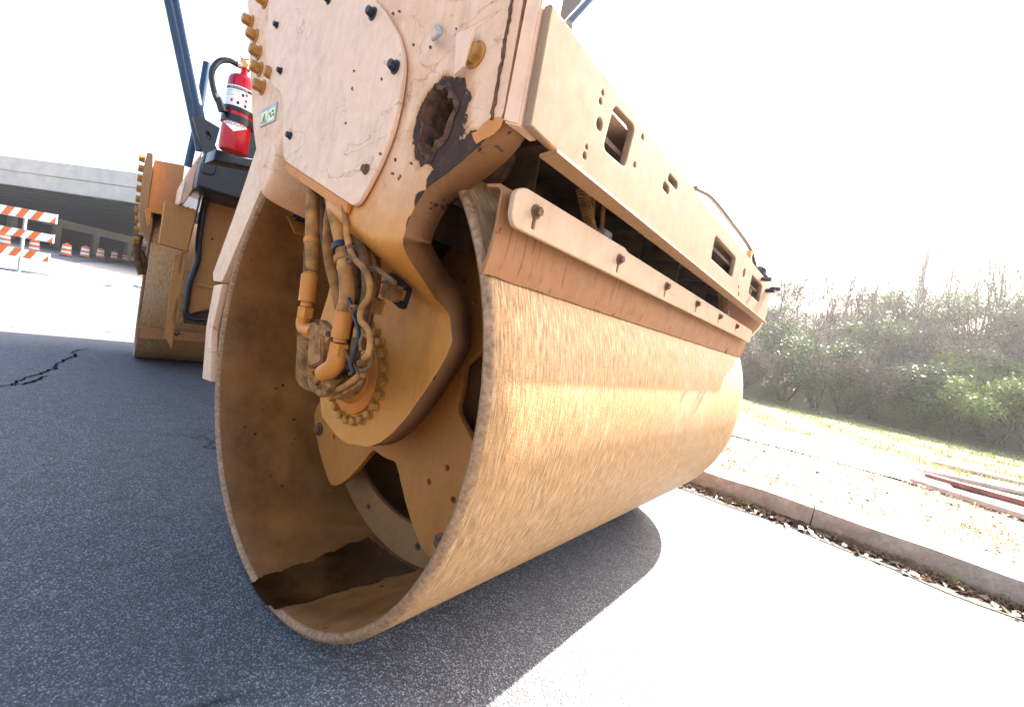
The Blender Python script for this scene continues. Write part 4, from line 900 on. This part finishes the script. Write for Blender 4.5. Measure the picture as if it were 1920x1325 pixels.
# tall lamp post standing behind the bank
pb = far((1725, 548), 36); lp = thing('light_pole', 'tall slim grey pole rising from behind the bank', 'pole', (float(pb[0]), float(pb[1]), 0))
ht = float(far((1775, 290), 36)[2]); m = MB(); m.tube([(pb[0], pb[1], 0), (pb[0], pb[1], ht)], [.17, .12], 12); m.build('pole', M['dark'], lp)
m = MB(); m.box((pb[0]-.3, pb[1]-.25, float(pb[2])-.6), (pb[0]+.3, pb[1]+.25, float(pb[2])+.4)); m.build('cabinet', M['steel'], lp, bevel=.03)

# ------------------------------------------------------------------ overpass
Fh = np.array((-math.sin(YAW), math.cos(YAW), 0)); 
pA = far((0, 291), 40); zT = float(pA[2])
d_ = ray((265, 325)); tB = (zT-CAM[2])/d_[2]; pB = CAM+d_*tB
u_ = pB-pA; u_[2] = 0; u_ /= np.linalg.norm(u_); dp = np.array((-u_[1], u_[0], 0)); dp = dp if dp@(pA-CAM) > 0 else -dp
zPar = float(hit((0, 317), pA, dp)[2]); zBot = float(hit((0, 343), pA, dp)[2])
M['conc2'] = pavem('bridge_concrete', (.30, .29, .28), (.44, .43, .42), .8); M['girder'] = simple('dark_steel_girder', (.014, .015, .018), .7, .2, .3, 2)
br = thing('overpass', 'long concrete overpass with a pale parapet and dark girders beneath, spanning behind the machine', 'bridge', (float(pB[0]), float(pB[1]), 0))
O = np.array((pA[0], pA[1], 0))
def bb(m, s0, s1, t0, t1, z0, z1): m.obox(O+u_*(s0+s1)/2+dp*(t0+t1)/2+np.array((0, 0, (z0+z1)/2)), u_*(s1-s0)/2, dp*(t1-t0)/2, (0, 0, (z1-z0)/2)); return m
L0, L1 = -40, 45; DEP = 62
bb(MB(), L0, L1, 0, .4, zPar, zT).build('parapet', M['conc2'], br, bevel=.05)
bb(MB(), L0, L1, .12, .5, zBot, zPar-.01).build('fascia_beam', M['conc2'], br, bevel=.04)
bb(MB(), L0, L1, .5, DEP, zPar-.25, zPar).build('deck', M['conc2'], br)
for k in range(26):
    t = 1.8+k*2.35; m = MB(); bb(m, L0, L1, t-.03, t+.03, zBot+.12, zPar-.25); bb(m, L0, L1, t-.25, t+.25, zBot+.05, zBot+.12); m.build('girder', M['girder'], br, smooth=None)
# bent along the left: cap beam and columns running into the depth
q1 = hit((110, 412), (0, 0, zBot-.1), (0, 0, 1)); s1 = float((q1-O)@u_); q2 = hit((160, 435), (0, 0, zBot-.1), (0, 0, 1)); s2 = float((q2-O)@u_)
sB = s1
bb(MB(), sB-1.2, sB, 1, DEP-1, zBot-1.25, zBot+.04).build('pier_cap', M['conc2'], br, bevel=.03)
for k in range(11):
    t = 3+k*5.6; m = MB(); bb(m, sB-1.0, sB-.2, t, t+.9, -.5, zBot-1.26); m.build('column', M['conc2'], br, bevel=.04)
bb(MB(), sB-5, sB-4, 0, DEP-3, 0, zBot).build('abutment_wall', M['girder'], br)
bb(MB(), sB-16, sB-.3, DEP-6, DEP-5, 0, zBot).build('far_wall', M['girder'], br)

# ------------------------------------------------------------------ barricade and traffic drums
M['orange_s'] = simple('orange_sheeting', (.72, .13, .01), .4, 0, .1, 4); M['white_s'] = simple('white_sheeting', (.75, .75, .75), .4, 0, .06, 4)
bd = 11.5
bar = thing('barricade', 'three rail road barricade with orange and white diagonal stripes', 'barricade', tuple(float(v) for v in far((33, 500), bd)*np.array((1, 1, 0))))
rb = far((48, 400), bd); base = far((35, 505), bd)
ee = far((108, 408), bd)-far((0, 385), bd); ee[2] = 0; ee /= np.linalg.norm(ee); nb = np.array((ee[1], -ee[0], 0)); nb = nb if nb@(CAM-rb) > 0 else -nb
Op = np.array((rb[0], rb[1], 0)); S = lambda q: float((hit(q, Op, nb)-Op)@ee); Zq = lambda q: float(hit(q, Op, nb)[2])
for (qe_t, qe_b, qpt) in (((109, 403), (106, 420), (48, 398)), ((103, 441), (100, 456), (42, 440)), ((95, 476), (93, 492), (37, 474))):
    z1, z0 = Zq(qe_t), Zq(qe_b); s1_ = S(qe_t); s0_ = s1_-2.6
    rail = plate('rail', M['white_s'], bar, Op+nb*.03, ee, (0, 0, 1), [(s0_, z0), (s1_, z0), (s1_, z1), (s0_, z1)], t=.03, bevel=.002)
    hq = z1-z0; k = 0; s = s1_-.18
    while s > s0_:
        P = [(s-.30, z0), (s-.10, z0), (s+.06, z1), (s-.14, z1)] if k else [(s1_-.17, z0), (s1_, z0), (s1_, z0+hq*.75)]
        P = [(min(max(a, s0_), s1_), b_) for a, b_ in P]
        plate('stripe', M['orange_s'], rail, Op+nb*.034, ee, (0, 0, 1), P, t=.003, bevel=.0002); k += 1; s -= .40 if k > 1 else .22
m = MB(); sp0 = S((44, 440)); m.obox(Op+ee*sp0+np.array((0, 0, .85)), ee*.028, nb*.02, (0, 0, .86)); m.obox(Op+ee*sp0+np.array((0, 0, .03)), ee*.03, nb*.55, (0, 0, .03)); m.build('upright', M['steel'], bar)
m = MB(); m.obox(Op+ee*(sp0-1.9)+np.array((0, 0, .85)), ee*.028, nb*.02, (0, 0, .86)); m.obox(Op+ee*(sp0-1.9)+np.array((0, 0, .03)), ee*.03, nb*.55, (0, 0, .03)); m.build('upright', M['steel'], bar)
pd_ = onz((36, 509), .0); m = MB(); m.lathe((pd_[0], pd_[1], .0), (0, 0, 1), [(.004, .62), (.03, .60), (.04, .3)], 28); bg_ = m.build('rubber_ballast_ring', M['dark'], None); tag(bg_, 'flat black ballast ring on the ground at the foot of the barricade', 'ballast')
tdk = None
def traffic_drum(p, label):
    t = thing('traffic_drum', label, 'traffic drum', p, 'orange and white traffic drums along the road')
    m = MB(); m.lathe(p, (0, 0, 1), [(0, .36), (.08, .36), (.10, .30)], 20); m.build('base', M['dark'], t)
    hs = [(.10, .29), (.27, .285), (.44, .275), (.61, .265), (.78, .255), (.93, .245)]
    for i in range(5):
        m = MB(); (z0, r0), (z1, r1) = hs[i], hs[i+1]; q = (p[0], p[1], p[2]); m.lathe(q, (0, 0, 1), [(z0, r0), (z1-.015, r1+.004), (z1, r1-.01)], 24, cap=(i == 4)); m.build('band', M['orange_s'] if i % 2 == 0 else M['white_s'], t)
    m = MB(); m.lathe((p[0], p[1], p[2]+.93), (0, 0, 1), [(0, .2), (.03, .12), (.09, .1), (.1, .05)], 14); m.build('handle', M['orange_s'], t); return t
def drum_at(q, hpx):
    d = FPX*1.03/hpx*.99; p = far(q, d); return (float(p[0]), float(p[1]), float(p[2]))
drs = [((8, 462), 26), ((63, 474), 25), ((123, 481), 25), ((158, 483), 22), ((187, 484), 19), ((213, 487), 16.5), ((233, 489), 13.5), ((249, 491), 12), ((261, 494), 11)]
ordn = ['farthest left traffic drum, seen under the barricade rails', 'traffic drum behind the lower barricade rails', 'first traffic drum clear of the barricade', 'second traffic drum right of the barricade', 'third traffic drum right of the barricade', 'fourth traffic drum right of the barricade', 'fifth traffic drum right of the barricade', 'sixth traffic drum, small and close to the machine', 'last small traffic drum, half behind the machine']
dps = []
for (q, h_), lb in zip(drs, ordn): p = drum_at(q, h_); dps.append(p); traffic_drum(p, lb)
# raised approach road the drums stand on
m = MB(); vs = []
ext_p = [tuple(np.array(dps[0])+(np.array(dps[0])-np.array(dps[1]))*4)]+dps+[tuple(np.array(dps[-1])+(np.array(dps[-1])-np.array(dps[-3]))*6)]
for p in ext_p:
    p = np.array(p); v_ = p-CAM; v_[2] = 0; v_ /= np.linalg.norm(v_); a = p-v_*1.2+np.array((0, 0, -.0)); b_ = p-v_*9; c = p+v_*60
    vs += [tuple((b_[0], b_[1], rise(b_[0], 0)-.03)), (a[0], a[1], p[2]-.01), (c[0], c[1], p[2]-.01+.3)]
m.add(vs, [(i*3+j, (i+1)*3+j, (i+1)*3+j+1, i*3+j+1) for i in range(len(ext_p)-1) for j in range(2)])
me = m.mesh(); bm = bmesh.new(); bm.from_mesh(me); bmesh.ops.recalc_face_normals(bm, faces=bm.faces); bm.to_mesh(me); bm.free()
tag(link('approach_road', me, M['asphalt'], None, 60), kind='structure')
# distant street lamp and gravel pile
pb = far((208, 485), 90); sl_ = thing('street_lamp', 'thin distant lamp post seen under the overpass', 'street lamp', (float(pb[0]), float(pb[1]), float(pb[2])))
m = MB(); m.tube([tuple(pb), (pb[0], pb[1], pb[2]+5.2)], .09, 8); m.tube([(pb[0], pb[1], pb[2]+5.15), (pb[0]-1.0, pb[1], pb[2]+5.35)], .06, 6); m.build('pole', M['steel'], sl_)
gp = onz((238, 541), 0); m = MB(); rg = random.Random(5)
for _ in range(700):
    s = rg.uniform(.012, .04); x = gp[0]+rg.gauss(0, .75); y = gp[1]+rg.gauss(0, .32); m.obox((x, y, rg.uniform(0, .06)*math.exp(-((x-gp[0])/.7)**2)), (s, rg.uniform(-s, s)*.4, 0), (0, s*.7, s*.3), (0, -s*.2, s*.6))
tag(m.build('gravel_heap', simple('grey_gravel', (.28, .28, .30), .8, 0, .4, 5), None), 'low scatter of grey broken gravel on the pale ground', 'gravel', kind='stuff')
# overhead wires
def wire(q0, q1, d0, d1, lb):
    a, b_ = far(q0, d0), far(q1, d1); m = MB(); m.tube([a*(1-t)+b_*t-np.array((0, 0, 1.2*4*t*(1-t))) for t in np.linspace(0, 1, 9)], .012, 5); tag(m.build('overhead_wire', M['steel'], None), lb, 'wire', 'overhead wires')
wire((-160, -200), (135, 200), 40, 70, 'uppermost of the faint overhead wires in the sky left of the machine'); wire((-120, -60), (115, 215), 40, 70, 'middle one of the faint overhead wires'); wire((-100, 30), (90, 225), 40, 70, 'lowest of the faint overhead wires')

# cracks in the asphalt, traced where they lie on the road
CRK = simple('crack_dirt', (.012, .011, .010), 1.0)
CRK.node_tree.nodes['Principled BSDF'].inputs['Specular IOR Level'].default_value = 0
def crack(qs, w_, lb):
    P = smooth_path([onz(q, .0) for q in qs], 7); m = MB(); vs = []; g = random.Random(4)
    for i, p in enumerate(P):
        t = P[min(i+1, len(P)-1)]-P[max(i-1, 0)]; t /= np.linalg.norm(t)+1e-9; s_ = np.array((-t[1], t[0], 0)); k = math.sin(PI*i/(len(P)-1))**.4*w_; j = g.gauss(0, w_*.6)
        vs += [p+s_*(j+k*g.uniform(.2, 1))+(0, 0, .004), p+s_*(j-k*g.uniform(.2, 1))+(0, 0, .004)]
    m.add(vs, [(2*i, 2*i+1, 2*i+3, 2*i+2) for i in range(len(P)-1)]); tag(m.build('road_crack', CRK, None, smooth=None), kind='structure')
crack([(-30, 728), (20, 722), (40, 712), (80, 700), (100, 690), (112, 680), (130, 672), (141, 668), (138, 660), (150, 656), (175, 654)], .012, '')
crack([(10, 554), (60, 560), (110, 568), (160, 577), (215, 584), (262, 588)], .02, '')
crack([(25, 724), (60, 716), (90, 704)], .012, '')

# ------------------------------------------------------------------ glare veil: thin air volume added to stand in for lens glare
if GLARE_HAZE:
    m = MB(); m.box((-160, -40, -1.5), (70, 62, 26)); me = m.mesh('glare_haze')
    hm = bpy.data.materials.new('glare_haze'); hm.use_nodes = True; N = hm.node_tree.nodes; L = hm.node_tree.links; N.remove(N['Principled BSDF'])
    v = N.new('ShaderNodeVolumePrincipled'); v.inputs['Color'].default_value = (1, 1, 1, 1); v.inputs['Density'].default_value = GLARE_HAZE; v.inputs['Anisotropy'].default_value = .7
    L.new(v.outputs[0], N['Material Output'].inputs['Volume']); tag(link('glare_haze', me, hm), kind='stuff')
